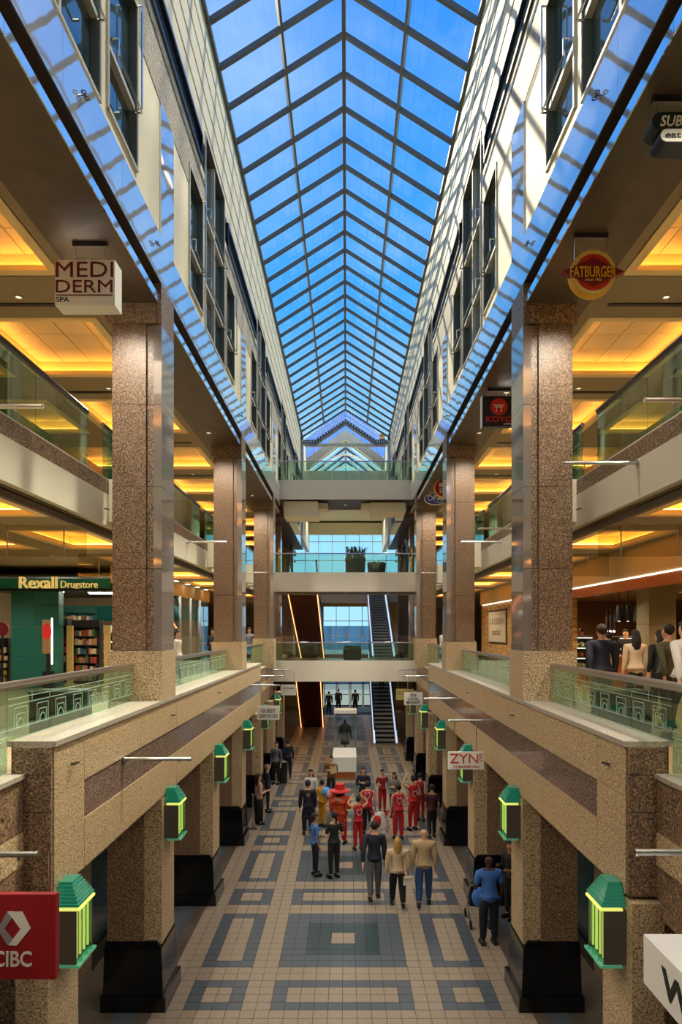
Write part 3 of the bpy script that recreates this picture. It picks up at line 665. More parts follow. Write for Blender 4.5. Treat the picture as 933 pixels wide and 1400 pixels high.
# building across the street
ob = E('office_building', (0, 84, 0), 'low blue glass building across the street beyond the end windows', 'building'); mat('street_glass', '#7fb4cf', .2); mat('street_stone', '#8f9aa0', .7)
bx('facade', M['street_glass'], ob, -30, 30, 84.1, 90, -.05, 7)
for i in range(31): bx('pier', M['street_stone'], ob, -30+2*i-.12, -30+2*i+.12, 83.95, 84.1, 0, 7)
for j in range(2): bx('spandrel', M['street_stone'], ob, -30, 30, 83.98, 84.1, 3.2*j-.02, 3.2*j+.7)
# ------------------------------------------------------------------ escalators
def escalator(x0, x1, ya, za, yb, zb, label, cop=False):
    e = E('escalator', ((x0+x1)/2, ya, za), label, 'escalator', 'escalators at the far end')
    dy, dz = yb-ya, zb-za; Ln = math.hypot(dy, dz)
    def slab(xa, xb, lo, hi, name, mt_, t0=0., t1=1.):
        p = [(ya+dy*t0, za+dz*t0), (ya+dy*t1, za+dz*t1)]
        MB().hexa([(xa, p[0][0], p[0][1]+lo), (xb, p[0][0], p[0][1]+lo), (xb, p[1][0], p[1][1]+lo), (xa, p[1][0], p[1][1]+lo)], [(xa, p[0][0], p[0][1]+hi), (xb, p[0][0], p[0][1]+hi), (xb, p[1][0], p[1][1]+hi), (xa, p[1][0], p[1][1]+hi)]).build(name, M[mt_], e)
    slab(x0, x1, -1.0 if not cop else -.9, -.14, 'truss_cladding', 'copper' if cop else 'dark_steel', .06, 1)
    for a, b in ((x0, x0+.12), (x1-.12, x1)):
        slab(a, b, -.12, .12, 'skirt', 'steel'); slab((a+b)/2-.01, (a+b)/2+.01, .12, .85, 'balustrade_glass', 'clear_glass'); slab((a+b)/2-.04, (a+b)/2+.04, .86, .93, 'handrail', 'rubber')
        MB().tube(((a+b)/2, ya, za+.5), ((a+b)/2, ya-.35*(1 if dy > 0 else -1), za+.5), .42, .38, 10).build('newel_end', M['rubber'], e) if False else None
        if cop: slab(a-.02 if a == x0 else b-.01, a+.01 if a == x0 else b+.02, -.93, -.84, 'light_strip', 'led_orange', .06, 1)
        else: slab((a+b)/2-.05, (a+b)/2+.05, .12, .2, 'light_strip', 'led_blue')
    n = 24
    for i in range(n):
        t = (i+.5)/n; y = ya+dy*t; z = za+dz*t; hd = abs(dy)/n
        sb_ = MB().box(x0+.14, x1-.14, y-hd*.5, y+hd*.5, z-.13, z+.0); sb_.m[1] = 1; sb_.build('step', [M['step'], M['step_tread']], e)
    return e
escalator(1.58, 2.95, 38.2, 0.02, 47.6, 4.8, 'grey stepped escalator rising from the ground floor beside the white display')
escalator(1.58, 2.95, 40.2, 4.82, 50.0, 9.2, 'grey stepped escalator rising between the two upper footbridges')
escalator(-2.95, -1.5, 46.8, 0.02, 40.4, 4.8, 'copper clad escalator underside edged with orange light, reaching the ground floor', True)
escalator(-2.95, -1.45, 47.6, 4.82, 35.5, 9.2, 'copper clad escalator underside edged with orange light, under middle footbridge', True)
# ------------------------------------------------------------------ lettering helpers
def text_mesh(body, x0, x1, z0, z1, depth, bold=0.0, shear=0.0):
    cu = bpy.data.curves.new('lettering', 'FONT'); cu.body = body; cu.size = 1; cu.extrude = .02; cu.offset = bold; cu.shear = shear; cu.resolution_u = 3
    cu.align_x = 'CENTER'
    o = bpy.data.objects.new('lettering', cu); COL.objects.link(o)
    bpy.context.view_layer.update()
    me = bpy.data.meshes.new_from_object(o.evaluated_get(bpy.context.evaluated_depsgraph_get()))
    bpy.data.objects.remove(o); bpy.data.curves.remove(cu)
    xs = [v.co.x for v in me.vertices]; ys_ = [v.co.y for v in me.vertices]
    a, b, c, d = min(xs), max(xs), min(ys_), max(ys_)
    for v in me.vertices:
        v.co = Vector((x0+(v.co.x-a)/(b-a)*(x1-x0), -depth if v.co.z > 0 else 0, z0+(v.co.y-c)/(d-c)*(z1-z0)))
    me.update(); return me
text_jobs = []
def text(body, mt_, parent, x0, x1, z0, z1, y, depth=.008, bold=.0, shear=0., name='lettering', rot=0):
    """lettering facing -Y at plane y; rot=-90 deg turns it to face -X with x0..x1 measured along -Y"""
    text_jobs.append((body, M[mt_], parent, x0, x1, z0, z1, y, depth, bold, shear, name, rot))
def run_text():
    for (body, mt_, parent, x0, x1, z0, z1, y, depth, bold, shear, name, rot) in text_jobs:
        me = text_mesh(body, x0, x1, z0, z1, depth, bold, shear); me.materials.clear(); me.materials.append(mt_)
        for v in me.vertices:
            if rot: v.co = Vector((y+v.co.y, -v.co.x, v.co.z))
            else: v.co.y += y
        pw = Vector(WL.get(parent, (0,0,0)))
        for v in me.vertices: v.co -= pw
        o = bpy.data.objects.new(name, me); COL.objects.link(o); o.parent = parent
def poly(name, mt_, parent, pts, y, d=.006): return MB().prism_xz(pts, y-d, y).build(name, M[mt_], parent)
def disc(cx, cz, rx, rz=None, n=28): rz = rz or rx; return [(cx+rx*math.cos(2*PI*i/n), cz+rz*math.sin(2*PI*i/n)) for i in range(n)]
for n_, c_ in (('maroon', '#6d1530'), ('sign_white', '#eceae4'), ('fb_yellow', '#e0a818'), ('fb_cream', '#d8c070'), ('fb_red', '#c22f12'), ('fb_maroon', '#7c1226'), ('navy_sign', '#0d1128'), ('sign_red', '#c81f22'),
               ('opa_blue', '#1c3fa8'), ('sub_green', '#0e2420'), ('sub_navy', '#161b33'), ('cibc_red', '#8f0f1c'), ('cibc_white', '#d9d6d0'), ('cibc_grey', '#8d8d90'), ('zyn_red', '#c23a22'), ('rexall_green', '#158374'), ('rexall_dark', '#0d5c50'),
               ('rexall_gold', '#e8c87c'), ('text_black', '#121212'), ('text_grey', '#8b8272'), ('wood', '#a85a22'), ('tan_wall', '#8a6a3e')):
    mat(n_, c_, .45)
mat('rexall_gold', '#e8c87c', .45, emit=(1., .68, .22), es=.45)
# ------------------------------------------------------------------ sign brackets (bars projecting from the balcony faces)
def bracket(s, y, z, xw, ln, label, hooks=2):
    b = E('sign_bracket', (s*xw, y, z), label, 'bracket', 'steel sign brackets')
    MB().tube((s*xw, y, z), (s*(xw-ln), y, z), .026, .026, 10).build('bar', M['steel'], b); MB().tube((s*xw, y, z), (s*(xw-.02), y, z), .06, .06, 12).build('wall_plate', M['steel'], b)
    MB().tube((s*(xw-ln), y, z), (s*(xw-ln-.015), y, z), .031, .031, 10).build('end_cap', M['chrome'], b)
    for i in range(hooks): MB().tube((s*(xw-.28-.5*i), y, z-.02), (s*(xw-.28-.5*i), y, z-.05), .012, .012, 6).build('hook', M['chrome'], b)
    return b
for s, y, t in ((-1, 5.55, 'carrying the red bank sign'), (-1, 9.67, 'empty, below the drugstore railing'), (-1, 22.7, 'carrying the guest services sign'), (-1, 27.3, 'empty, above the grey suited man'), (-1, 31.5, 'carrying the small far white sign'),
                (1, 5.6, 'empty, above the white box sign'), (1, 13.85, 'carrying the red and white wine shop sign'), (1, 18.25, 'empty, past the wine shop sign'), (1, 27.2, 'carrying the local market sign'), (1, 31.8, 'carrying the butter sign')):
    bracket(s, y, 4.63, FX if YK(-1)+.2 < y < YK(3) else 3.38, .93, 'steel bracket bar on the lower balcony, '+t)
for s, y, t in ((-1, 7.4, 'drugstore side, before the first column'), (-1, 18.7, 'drugstore side, before the second column'), (-1, 28.6, 'drugstore side, before the third column'), (1, 7.2, 'bakery side, under the sandwich sign'), (1, 9.9, 'bakery side, under the burger sign'), (1, 16.3, 'bakery side, past the first column'), (1, 18.7, 'bakery side, before the second column'), (1, 28.8, 'bakery side, before the third column')):
    bracket(s, y, 8.88, 4.3, 1.07, 'steel bracket bar on the upper balcony, '+t)
# ------------------------------------------------------------------ small paired ring hooks on the balcony faces
def hook(s, x, y, z, label):
    h = E('wall_hook', (s*x, y, z), label, 'hook', 'paired ring hooks'); X = s*(x-.05)
    for d in (-.05, .05): MB().lathe([(.022, -.005), (.032, -.005), (.032, .005), (.022, .005)], (X, y+d, z), 12).build('ring', M['dark_steel'], h)
    MB().tube((X, y-.03, z), (X, y+.03, z), .008, .008, 6).build('link', M['dark_steel'], h); MB().tube((X, y, z), (s*x, y, z), .008, .008, 6).build('stem', M['dark_steel'], h)
for s in (-1, 1):
    for n, y in enumerate((7.8, 12.25, 16.7)): hook(s, FX, y, 4.93, 'small paired ring hook on the lower parapet, %s, %s from the corner' % (WHO[s], ORD[n]))
    for n, y in enumerate((8.1, 11.2, 20.2)): hook(s, FX, y, 12.8, 'small paired ring hook on the polished beam face, %s, %s along' % (WHO[s], ORD[n]))
    hook(s, 4.3, 12.3, 8.64, 'small paired ring hook on the white upper edge, %s' % WHO[s])
# ------------------------------------------------------------------ hanging signs
def hang(parent, xs, y, z0, z1, x_in=None):
    for x in xs: MB().tube((x, y, z0), (x, y, z1), .009, .009, 6).build('hanger_rod', M['chrome'], parent)
def board(name, mt_, parent, px0, py0, px1, py1, Y, th=.05):
    (xa, za), (xb, zb) = pxz(px0, py0, Y), pxz(px1, py1, Y); return bx(name, M[mt_], parent, xa, xb, Y, Y+th, zb, za)
def tpx(body, mt_, parent, px0, py0, px1, py1, Y, **k):
    (xa, za), (xb, zb) = pxz(px0, py0, Y), pxz(px1, py1, Y); text(body, mt_, parent, xa, xb, zb, za, Y, **k)
def top_rail(parent, xa, xb, Y): bx('ceiling_rail', M['dark_steel'], parent, xa, xb, Y-.03, Y+.03, 11.93, 12.0)
# spa
Y = 9.66; sg = E('hanging_sign', (-3.6, Y, 11.0), 'white patterned spa box sign with maroon lettering hanging from the beam', 'sign')
board('sign_box', 'sign_white', sg, 75, 355, 157, 417, Y, .3); tpx('MEDI', 'maroon', sg, 76.5, 358, 155, 379, Y); tpx('DERM', 'maroon', sg, 76.5, 383, 154, 400, Y); tpx('SPA', 'text_black', sg, 76.5, 406, 95, 413, Y)
board('rule_line', 'maroon', sg, 76.5, 402.5, 154, 404, Y-.006, .006)
hang(sg, [pxz(100, 0, Y)[0], pxz(140, 0, Y)[0]], Y+.1, 11.72, 11.95); top_rail(sg, pxz(96, 0, Y)[0], pxz(144, 0, Y)[0], Y+.1)
# burger
Y = 9.5; sg = E('hanging_sign', (3.5, Y, 11.2), 'round yellow and red burger sign crossed by a maroon diamond', 'sign')
cx, cz = pxz(812, 372.5, Y); R_ = .318
MB().prism_xz(disc(cx, cz, R_), Y, Y+.14).build('sign_disc', M['fb_yellow'], sg); poly('cream_ring', 'fb_cream', sg, disc(cx, cz, R_*.95), Y); poly('red_disc', 'fb_red', sg, disc(cx, cz, R_*.80), Y-.006, .006)
(dl, _), (dr, _) = pxz(768, 0, Y), pxz(853, 0, Y); dz = 19.5*Y/F
MB().prism_xz([(dl, cz), (cx, cz+dz), (dr, cz), (cx, cz-dz)], Y-.03, Y+.06).build('diamond', M['fb_maroon'], sg)
tpx('FATBURGER', 'text_black', sg, 779.5, 363.5, 843.5, 380, Y-.03, bold=.012, depth=.006); tpx('FATBURGER', 'fb_yellow', sg, 780, 364, 843, 379, Y-.036, bold=.012); tpx('Since 1952', 'fb_cream', sg, 800, 380.5, 823, 384, Y-.03, shear=.3)
hang(sg, [pxz(787.5, 0, Y)[0], pxz(832, 0, Y)[0]], Y+.05, cz+.2, 11.95); top_rail(sg, pxz(787, 0, Y)[0], pxz(833, 0, Y)[0], Y+.05)
# sandwich shop
Y = 7.0; sg = E('hanging_sign', (3.6, Y, 11.4), 'dark green and navy sandwich shop sign made of two rounded bars', 'sign')
def pill(cx0, cx1, cy, h, Yp, mt_, nm, th):
    (xa, zc), (xb, _) = pxz(cx0, cy, Yp), pxz(cx1, cy, Yp); r = h*Yp/F/2; p = [(xa+r-r*math.sin(PI*i/8), zc+r*math.cos(PI*i/8)) for i in range(9)]+[(xb-r+r*math.sin(PI*i/8), zc-r*math.cos(PI*i/8)) for i in range(9)]
    MB().prism_xz(p, Yp, Yp+th).build(nm, M[mt_], sg)
pill(892, 985, 166, 26, Y, 'sub_green', 'sign_bar', .22); pill(903, 978, 185, 19, Y-.03, 'sub_navy', 'sign_bar', .24); pill(904, 977, 184.5, 17, Y-.036, 'sign_white', 'white_panel', .006)
tpx('SUBWAY', 'sign_white', sg, 903, 158, 976, 173, Y, bold=.012, shear=.25); tpx('eat fresh', 'text_black', sg, 910, 180, 970, 188.5, Y-.036, bold=.012)
hang(sg, [pxz(904.5, 0, Y)[0], pxz(970, 0, Y)[0]], Y+.1, 11.75, 11.95); top_rail(sg, pxz(898, 0, Y)[0], pxz(975, 0, Y)[0], Y+.1)
# japanese
Y = 15.6; sg = E('hanging_sign', (3.5, Y, 11.1), 'square navy sign with a red disc and white gate emblem', 'sign')
board('sign_box', 'navy_sign', sg, 660, 541.5, 704, 583, Y, .16); board('edge_trim', 'sign_white', sg, 659, 541, 660, 583.5, Y-.01, .18)
cx, cz = pxz(682.5, 556, Y); poly('red_disc', 'sign_red', sg, disc(cx, cz, .195), Y)
for a, b, c, d in ((675, 553, 690, 554.4), (676.5, 556, 688.5, 557), (678.6, 553, 680, 563), (685, 553, 686.4, 563), (682, 554, 683, 557)): board('gate_emblem', 'sign_white', sg, a, b, c, d, Y-.012, .006)
tpx('KOYO', 'sign_red', sg, 665, 569, 701, 577, Y, bold=.012); tpx('JAPAN', 'sign_white', sg, 689, 578.5, 702, 581.3, Y)
hang(sg, [pxz(669, 0, Y)[0], pxz(694, 0, Y)[0]], Y+.05, 11.75, 11.95); top_rail(sg, pxz(667, 0, Y)[0], pxz(699, 0, Y)[0], Y+.05)
# greek
Y = 26.6; sg = E('hanging_sign', (3.4, Y, 11.5), 'blue oval sign with white capital letters beside the round red sign', 'sign')
cx, cz = pxz(596, 682, Y); MB().prism_xz(disc(cx, cz, .44, .235), Y, Y+.1).build('sign_oval', M['sign_white'], sg); poly('blue_oval', 'opa_blue', sg, disc(cx, cz, .415, .21), Y)
tpx('OPA!', 'sign_white', sg, 584.5, 677, 606.5, 685, Y-.006, bold=.012); tpx('OF GREECE', 'sign_white', sg, 593, 686, 605, 687.6, Y-.006); hang(sg, [cx-.2, cx+.2], Y+.05, cz+.2, 12.0)
Y = 25.2; sg = E('hanging_sign', (3.6, Y, 11.6), 'round maroon sign with gold rim hanging behind the blue oval sign', 'sign')
cx, cz = pxz(607, 667, Y); MB().prism_xz(disc(cx, cz, .36), Y, Y+.1).build('sign_disc', M['fb_yellow'], sg); poly('maroon_disc', 'fb_maroon', sg, disc(cx, cz, .32), Y)
tpx('BEU', 'sign_white', sg, 601, 660, 613, 666, Y-.006, bold=.012); tpx('ST.C', 'sign_white', sg, 601, 668, 613, 674, Y-.006, bold=.012); hang(sg, [cx-.15, cx+.15], Y+.05, cz+.3, 12.0)
# bank
Y = 5.55; sg = E('hanging_sign', (-2.6, Y, 3.6), 'glossy red bank sign with grey folded hexagon logo hanging from a steel bar', 'sign')
board('sign_panel', 'cibc_red', sg, -43, 1223, 76, 1339, Y, .05); board('sign_panel', 'cibc_red', sg, -43, 1221, 79, 1334, Y+.12, .03)
g3 = lambda L_: [pxz(x*.2572, 1140+y*.2572, Y) for x, y in L_]
poly('logo_fold', 'cibc_white', sg, g3([(40,413),(120,413),(165,500),(90,593),(45,590),(110,505),(65,443)]), Y); poly('logo_fold', 'cibc_grey', sg, g3([(40,413),(65,443),(25,503),(70,560),(45,590),(38,588),(-12,503)]), Y)
tpx('CIBC', 'cibc_white', sg, -9, 1300, 43.5, 1321.5, Y, bold=.012); hang(sg, [pxz(62, 0, Y)[0], pxz(-25, 0, Y)[0]], Y+.08, 4.28, 4.62)
# wall box sign on the other side
sg = E('box_sign', (3.05, 5.9, 3.1), 'long white box sign with dark serif letters fixed below the balcony', 'sign'); bx('sign_box', M['sign_white'], sg, 2.9, 3.38, 4.2, 6.5, 3.1, 3.56)
text('Wo', 'text_black', sg, -6.12, -5.3, 3.2, 3.45, 2.9, bold=.022, rot=1)
# wine shop
def flat_sign(label, px0, py0, px1, py1, Y, lines, rods, mtb='sign_white'):
    x, z = pxz(px0, py1, Y); sg = E('hanging_sign', (x, Y, z), label, 'sign'); board('sign_panel', mtb, sg, px0, py0, px1, py1, Y, .04)
    for (b, m_, a0, b0, a1, b1, bo) in lines: tpx(b, m_, sg, a0, b0, a1, b1, Y, bold=bo)
    hang(sg, [pxz(r, 0, Y)[0] for r in rods], Y+.02, pxz(0, py0, Y)[1], 4.6); return sg
sg = flat_sign('white wine shop sign with thin red letters hanging from a steel bar', 613, 1028, 662, 1052, 13.85, [('ZYN', 'zyn_red', 615.5, 1030.5, 654, 1043.5, .0), ('AT BANKERS HALL', 'zyn_red', 620.5, 1046.5, 656, 1050, .012)], (622, 652))
Y = 13.85; me_par = sg
for (a, b, c, d) in ((656, 1040, 660.5, 1041), (656, 1036, 660.5, 1037), (656, 1036, 657, 1041), (656, 1031, 660.5, 1032), (656, 1034, 660.5, 1035), (656, 1031, 657, 1035)): board('side_letter', 'zyn_red', sg, a, b, c, d, Y-.006, .006)
flat_sign('white guest services sign with black serif letters', 352, 965, 382, 984, 22.7, [('GUEST', 'text_black', 357, 969, 377, 974.5, .01), ('SERVICES', 'text_black', 354, 976.5, 380, 981.5, .01)], (358, 377))
flat_sign('small white sign with a short dark heading and thin underline text', 384, 936, 405, 950.5, 31.5, [('REVITAL RMK', 'text_black', 387, 940, 402.5, 942, .012), ('beauty and more', 'text_grey', 388, 943.5, 401, 944.5, 0)], (388, 402))
flat_sign('white local market sign with bold black stacked words', 553, 946.5, 578, 964, 27.2, [('THE', 'text_black', 560.5, 948.5, 570, 952.5, .012), ('LOCAL', 'text_black', 558, 953.5, 573, 957.5, .012), ('MARKET', 'text_black', 556, 958.5, 575.5, 962.5, .012)], (558, 573))
flat_sign('beige butter shop sign half hidden by the local market sign', 542, 942, 566, 957, 31.8, [('BUTTER', 'text_grey', 544, 945, 564, 950, .012)], (545, 563), 'fb_cream')
# ------------------------------------------------------------------ drugstore (upper left), store items
XS = 6.45; mat('tube_glow', '#fff4e0', .4, emit=(1.0,.93,.82), es=45)
ws = S('wall_left_store')
Yf = 19.4
bx('store_side_head', M['bulkhead_cream'], ws, -XS, -XS-.2, Yf, 32.5, 7.8, 8.3)
for i in range(7):
    y = Yf+.2+i*1.8; bx('shop_pane', M['clear_glass'], ws, -XS-.02, -XS, y+.03, y+1.77, 4.85, 7.75); bx('shop_mullion', M['steel'], ws, -XS-.05, -XS+.03, y-.03, y+.03, 4.8, 7.8)
    bx('soffit_light', M['led_white'], ws, -XS+.1, -XS+.22, y+.3, y+.7, 8.285, 8.3)
bx('store_back', M['far_wall'], ws, -14, -6.7, 32.3, 32.5, 4.8, 8.3); bx('store_ceiling', mat('store_ceiling', '#4d4a42', .8), ws, -14, -XS-.2, Yf+.2, 32.3, 8.0, 8.06)
bx('green_wall_band', M['rexall_green'], ws, -14, -6.7, 32.2, 32.3, 6.9, 7.6)
sg = E('shop_sign', (-8.5, Yf, 7.66), 'long teal drugstore fascia sign with large gold letters', 'sign')
(xa, za), (xb, zb) = pxz(15.5, 791, Yf), pxz(151.5, 805, Yf); bx('fascia_board', M['rexall_green'], sg, -14, xb, Yf, Yf+.4, zb, za); bx('fascia_base', M['black'], sg, -14, -XS, Yf-.05, Yf+.4, zb-.06, zb)
MB().hexa([(xb, Yf, zb), (-XS, Yf+.5, zb), (-XS, Yf+.6, zb), (xb, Yf+.4, zb)], [(xb, Yf, za), (-XS, Yf+.5, za), (-XS, Yf+.6, za), (xb, Yf+.4, za)]).build('fascia_board', M['rexall_dark'], sg)
tpx('Rexall', 'rexall_gold', sg, 27, 788.5, 79, 804.5, Yf, bold=.012, depth=.06); tpx('Drugstore', 'rexall_gold', sg, 83.5, 794, 134, 807, Yf, depth=.03)
c = E('clad_column', (-9.4, Yf, 4.8), 'square column clad in dark green panels under the drugstore sign', 'column')
(xa, _), (xm, _), (xb, _) = pxz(14, 0, Yf), pxz(46, 0, Yf), pxz(69, 0, Yf)
for z0, z1 in ((4.8, 5.7), (5.71, 6.55), (6.56, 7.2), (7.21, 7.66)):
    MB().hexa([(xa, Yf+.05, z0), (xm, Yf+.05, z0), (xm, Yf+.8, z0), (xa, Yf+.8, z0)], [(xa, Yf+.05, z1), (xm, Yf+.05, z1), (xm, Yf+.8, z1), (xa, Yf+.8, z1)]).build('clad_panel', M['rexall_dark'], c)
    MB().hexa([(xm, Yf+.05, z0), (xb, Yf+.55, z0), (xb, Yf+.9, z0), (xm, Yf+.9, z0)], [(xm, Yf+.05, z1), (xb, Yf+.55, z1), (xb, Yf+.9, z1), (xm, Yf+.9, z1)]).build('clad_panel', M['rexall_dark'], c)
for i, (x, y) in enumerate(((-7.9, 22.6), (-7.6, 25), (-9.1, 23.6), (-7.7, 28), (-9.4, 26.6), (-7.3, 21.4), (-10.8, 22.6), (-11.1, 25.6), (-8.7, 20.9), (-11.8, 21.5))):
    l = E('tube_light', (x, y, 7.9), 'white tube light hung under the drugstore ceiling', 'ceiling light', 'drugstore tube lights'); bx('tube', M['tube_glow'], l, x-.55, x+.55, y-.06, y+.06, 7.88, 7.93); bx('tray', M['white'], l, x-.6, x+.6, y-.09, y+.09, 7.93, 8.0)
prods = [mat('pack_%d' % i, c, .5) for i, c in enumerate(('#c9a13a', '#b8483a', '#d9d2c2', '#3d6a8a', '#8a5a34', '#58803a', '#e2d39a', '#26262c', '#c77f8a'))]
def shelves(x0, x1, y, z0, z1, n, label, fr='black', lit=False, deep=.35):
    u = E('display_shelf', ((x0+x1)/2, y, z0), label, 'shelf')
    bx('back_panel', M[fr], u, x0, x1, y+deep-.03, y+deep, z0, z1); bx('side_panel', M[fr], u, x0-.03, x0, y, y+deep, z0, z1); bx('side_panel', M[fr], u, x1, x1+.03, y, y+deep, z0, z1)
    bx('header', M[fr], u, x0-.03, x1+.03, y-.03, y+deep, z1, z1+.22); pk = MB()
    for i in range(n):
        z = z0+.1+(z1-z0-.1)*i/n; bx('shelf_board', M['white' if lit else 'dark_steel'], u, x0, x1, y, y+deep, z-.02, z)
        if lit: bx('shelf_light', M['led_white'], u, x0, x1, y-.01, y, z-.025, z-.005)
        x = x0+.02
        while x < x1-.1:
            w = random.uniform(.05, .12); pk.box(x, x+w*.9, y+.04, y+deep-.1, z, z+random.uniform(.5, .85)*(z1-z0-.1)/n, random.randrange(len(prods))); x += w
    tag(pk.build('packages', prods, u), kind='stuff'); return u
def shx(a, b, Y_): return pxz(a, 0, Y_)[0], pxz(b, 0, Y_)[0]
x0, x1 = shx(100, 135, 21.1); shelves(x0, x1, 21.1, 4.8, 6.55, 6, 'black cosmetics display shelf filled with small packages')
x0, x1 = shx(136, 160, 22.1); shelves(x0, x1, 22.1, 4.8, 6.4, 5, 'white lit drugstore shelf with red and cream packages', 'white', True)
x0, x1 = shx(76, 92, 21.4); shelves(x0, x1, 21.4, 4.8, 6.6, 6, 'narrow dark drugstore shelf behind the red poster', 'dark_shop')
x0, x1 = shx(75, 130, 29.5); shelves(x0, x1, 29.5, 4.8, 7.2, 6, 'tall shelf run along the back of the drugstore', 'rexall_dark')
x0, x1 = shx(-30, 11, 20.4); shelves(x0, x1, 20.4, 4.8, 6.0, 5, 'wide shelf of golden boxes beside the green clad column', 'dark_shop')
for i, p in enumerate((96, 147)):
    x = pxz(p, 0, 20.5)[0]; o = tag(MB().box(x-.09, x+.09, 20.45, 20.53, 4.8, 6.6).box(x-.12, x+.12, 20.41, 20.57, 4.8, 4.86).build('security_gate', mat('gate_cream', '#c8a860', .5) if 'gate_cream' not in M else M['gate_cream']), 'cream security gate post at the drugstore entrance', 'gate', 'drugstore entrance gates')
k_ = E('poster_stand', (-8.3, 19.3, 4.8), 'slim poster stand with a red round notice and lit edge', 'stand'); x0, x1 = shx(58, 70, 19.2)
bx('poster', M['tan_wall'], k_, x0, x1, 19.2, 19.25, 5.8, 6.75); bx('pole', M['black'], k_, (x0+x1)/2-.04, (x0+x1)/2+.04, 19.26, 19.34, 4.8, 5.85); bx('lit_edge', M['led_white'], k_, x1, x1+.025, 19.2, 19.25, 5.5, 6.8); bx('base_cabinet', M['black'], k_, x0-.02, x1+.02, 19.25, 19.4, 4.8, 5.3)
poly('red_notice', 'sign_red', k_, disc((x0+x1)/2, 6.42, .14, .22), 19.2)
for x_, y_ in ((-7.2, 12.4), (-7.2, 16.8), (-9.8, 16.8), (-9.8, 12.4)): downlight(x_, y_, 8.295, 230, 'small round added fill downlight in the ceiling before the drugstore front', 'added drugstore front downlights')  # lamps added to brighten the drugstore front
# round red badge sign at the store's far side
cx, cz = pxz(2, 860, 19.9); b_ = E('round_notice', (cx, 19.9, 4.8), 'dark red round notice on a stand beside the golden boxes', 'notice'); MB().prism_xz(disc(cx, cz, .2), 19.9, 19.94).build('red_board', M['fb_maroon'], b_); bx('post', M['black'], b_, cx-.02, cx+.02, 19.94, 19.98, 4.8, cz-.15)
# ------------------------------------------------------------------ market and bakery (upper right)
wm = S('wall_right_market')
brick = mat('brick', '#c69a50', .8); t_ = brick.node_tree; tb = t_.nodes.new('ShaderNodeTexBrick'); g_n = t_.nodes.new('ShaderNodeNewGeometry'); sxp = t_.nodes.new('ShaderNodeSeparateXYZ'); cmb = t_.nodes.new('ShaderNodeCombineXYZ')
t_.links.new(g_n.outputs['Position'], sxp.inputs[0]); t_.links.new(sxp.outputs['Y'], cmb.inputs['X']); t_.links.new(sxp.outputs['Z'], cmb.inputs['Y']); t_.links.new(cmb.outputs[0], tb.inputs['Vector'])
tb.inputs['Scale'].default_value = 1; tb.inputs['Brick Width'].default_value = .24; tb.inputs['Row Height'].default_value = .075; tb.inputs['Mortar Size'].default_value = .008
tb.inputs['Color1'].default_value = rgb('#c79c55'); tb.inputs['Color2'].default_value = rgb('#8f6a34'); tb.inputs['Mortar'].default_value = rgb('#6a5230'); t_.links.new(tb.outputs['Color'], t_.nodes['Principled BSDF'].inputs['Base Color'])
Yo = 19.9
bx('bulkhead', M['bulkhead_cream'], wm, XS, XS+.4, YB, 32.5, 7.64, 8.3); bx('brick_wall', brick, wm, XS+.05, XS+.35, Yo, 32.5, 4.8, 7.64)
bx('wood_fascia', M['wood'], wm, XS, XS+.3, YB, Yo, 7.39, 7.6); bx('light_strip', M['led_white'], wm, XS-.02, XS+.02, YB, 32, 7.61, 7.635)
bx('market_ceiling', mat('market_ceiling', '#5a3f22', .7), wm, XS+.3, 14, YB, 27, 7.5, 7.56); bx('market_back', M['tan_wall'], wm, 13.2, 13.4, YB, 27, 4.8, 7.5); bx('market_end', mat('panel_wood', '#5a3d22', .5), wm, XS+.35, 14, 25.0, 25.2, 4.8, 7.5)
sg = E('wall_sign', (XS, 29, 5.9), 'framed beige grocery sign mounted on the brick wall', 'sign'); bx('sign_frame', M['text_black'], sg, XS+.01, XS+.05, 27.3, 30.7, 5.9, 7.32); bx('sign_panel', mat('sign_beige', '#b9a888', .5), sg, XS-.005, XS+.01, 27.4, 30.6, 5.96, 7.26)
text('SUNTERRA', 'text_grey', sg, -30.4, -27.6, 6.7, 6.98, XS-.005, bold=.012, rot=1); text('market', 'text_grey', sg, -29.8, -28.2, 6.25, 6.55, XS-.005, bold=.01, rot=1)
pl = E('tiled_pillar', (7.5, 16.1, 4.8), 'cream tiled pillar inside the bakery', 'pillar'); x0, x1 = shx(888, 925, 16.0)
for z0, z1 in ((4.8, 5.7), (5.71, 6.6), (6.61, 7.5)): bx('tile_panel', M['ceiling_cream'], pl, x0, x1, 16.0, 16.7, z0, z1)
for i, p in enumerate((847, 859, 885)):
    Yp = 16.8; x = pxz(p, 0, Yp)[0]; la = E('pendant_lamp', (x, Yp, 6.7), 'black cone pendant lamp, %s' % ('over the end of the bakery counter', 'over the middle of the bakery counter', 'close to the tiled bakery pillar')[i], 'pendant lamp', 'bakery cone pendants')
    MB().tube((x, Yp, 7.0), (x, Yp, 7.5), .01, .01, 5).build('cord', M['black'], la); MB().lathe([(.03, .42), (.06, .38), (.085, .2), (.105, .0), (.095, .0), (.09, .2)], (x, Yp, 6.68), 14).build('shade', M['black'], la); MB().ell((x, Yp, 6.72), .05).build('bulb', M['led_white'], la); MB().tube((x, Yp, 7.46), (x, Yp, 7.5), .06, .06, 10).build('ceiling_rose', M['black'], la)
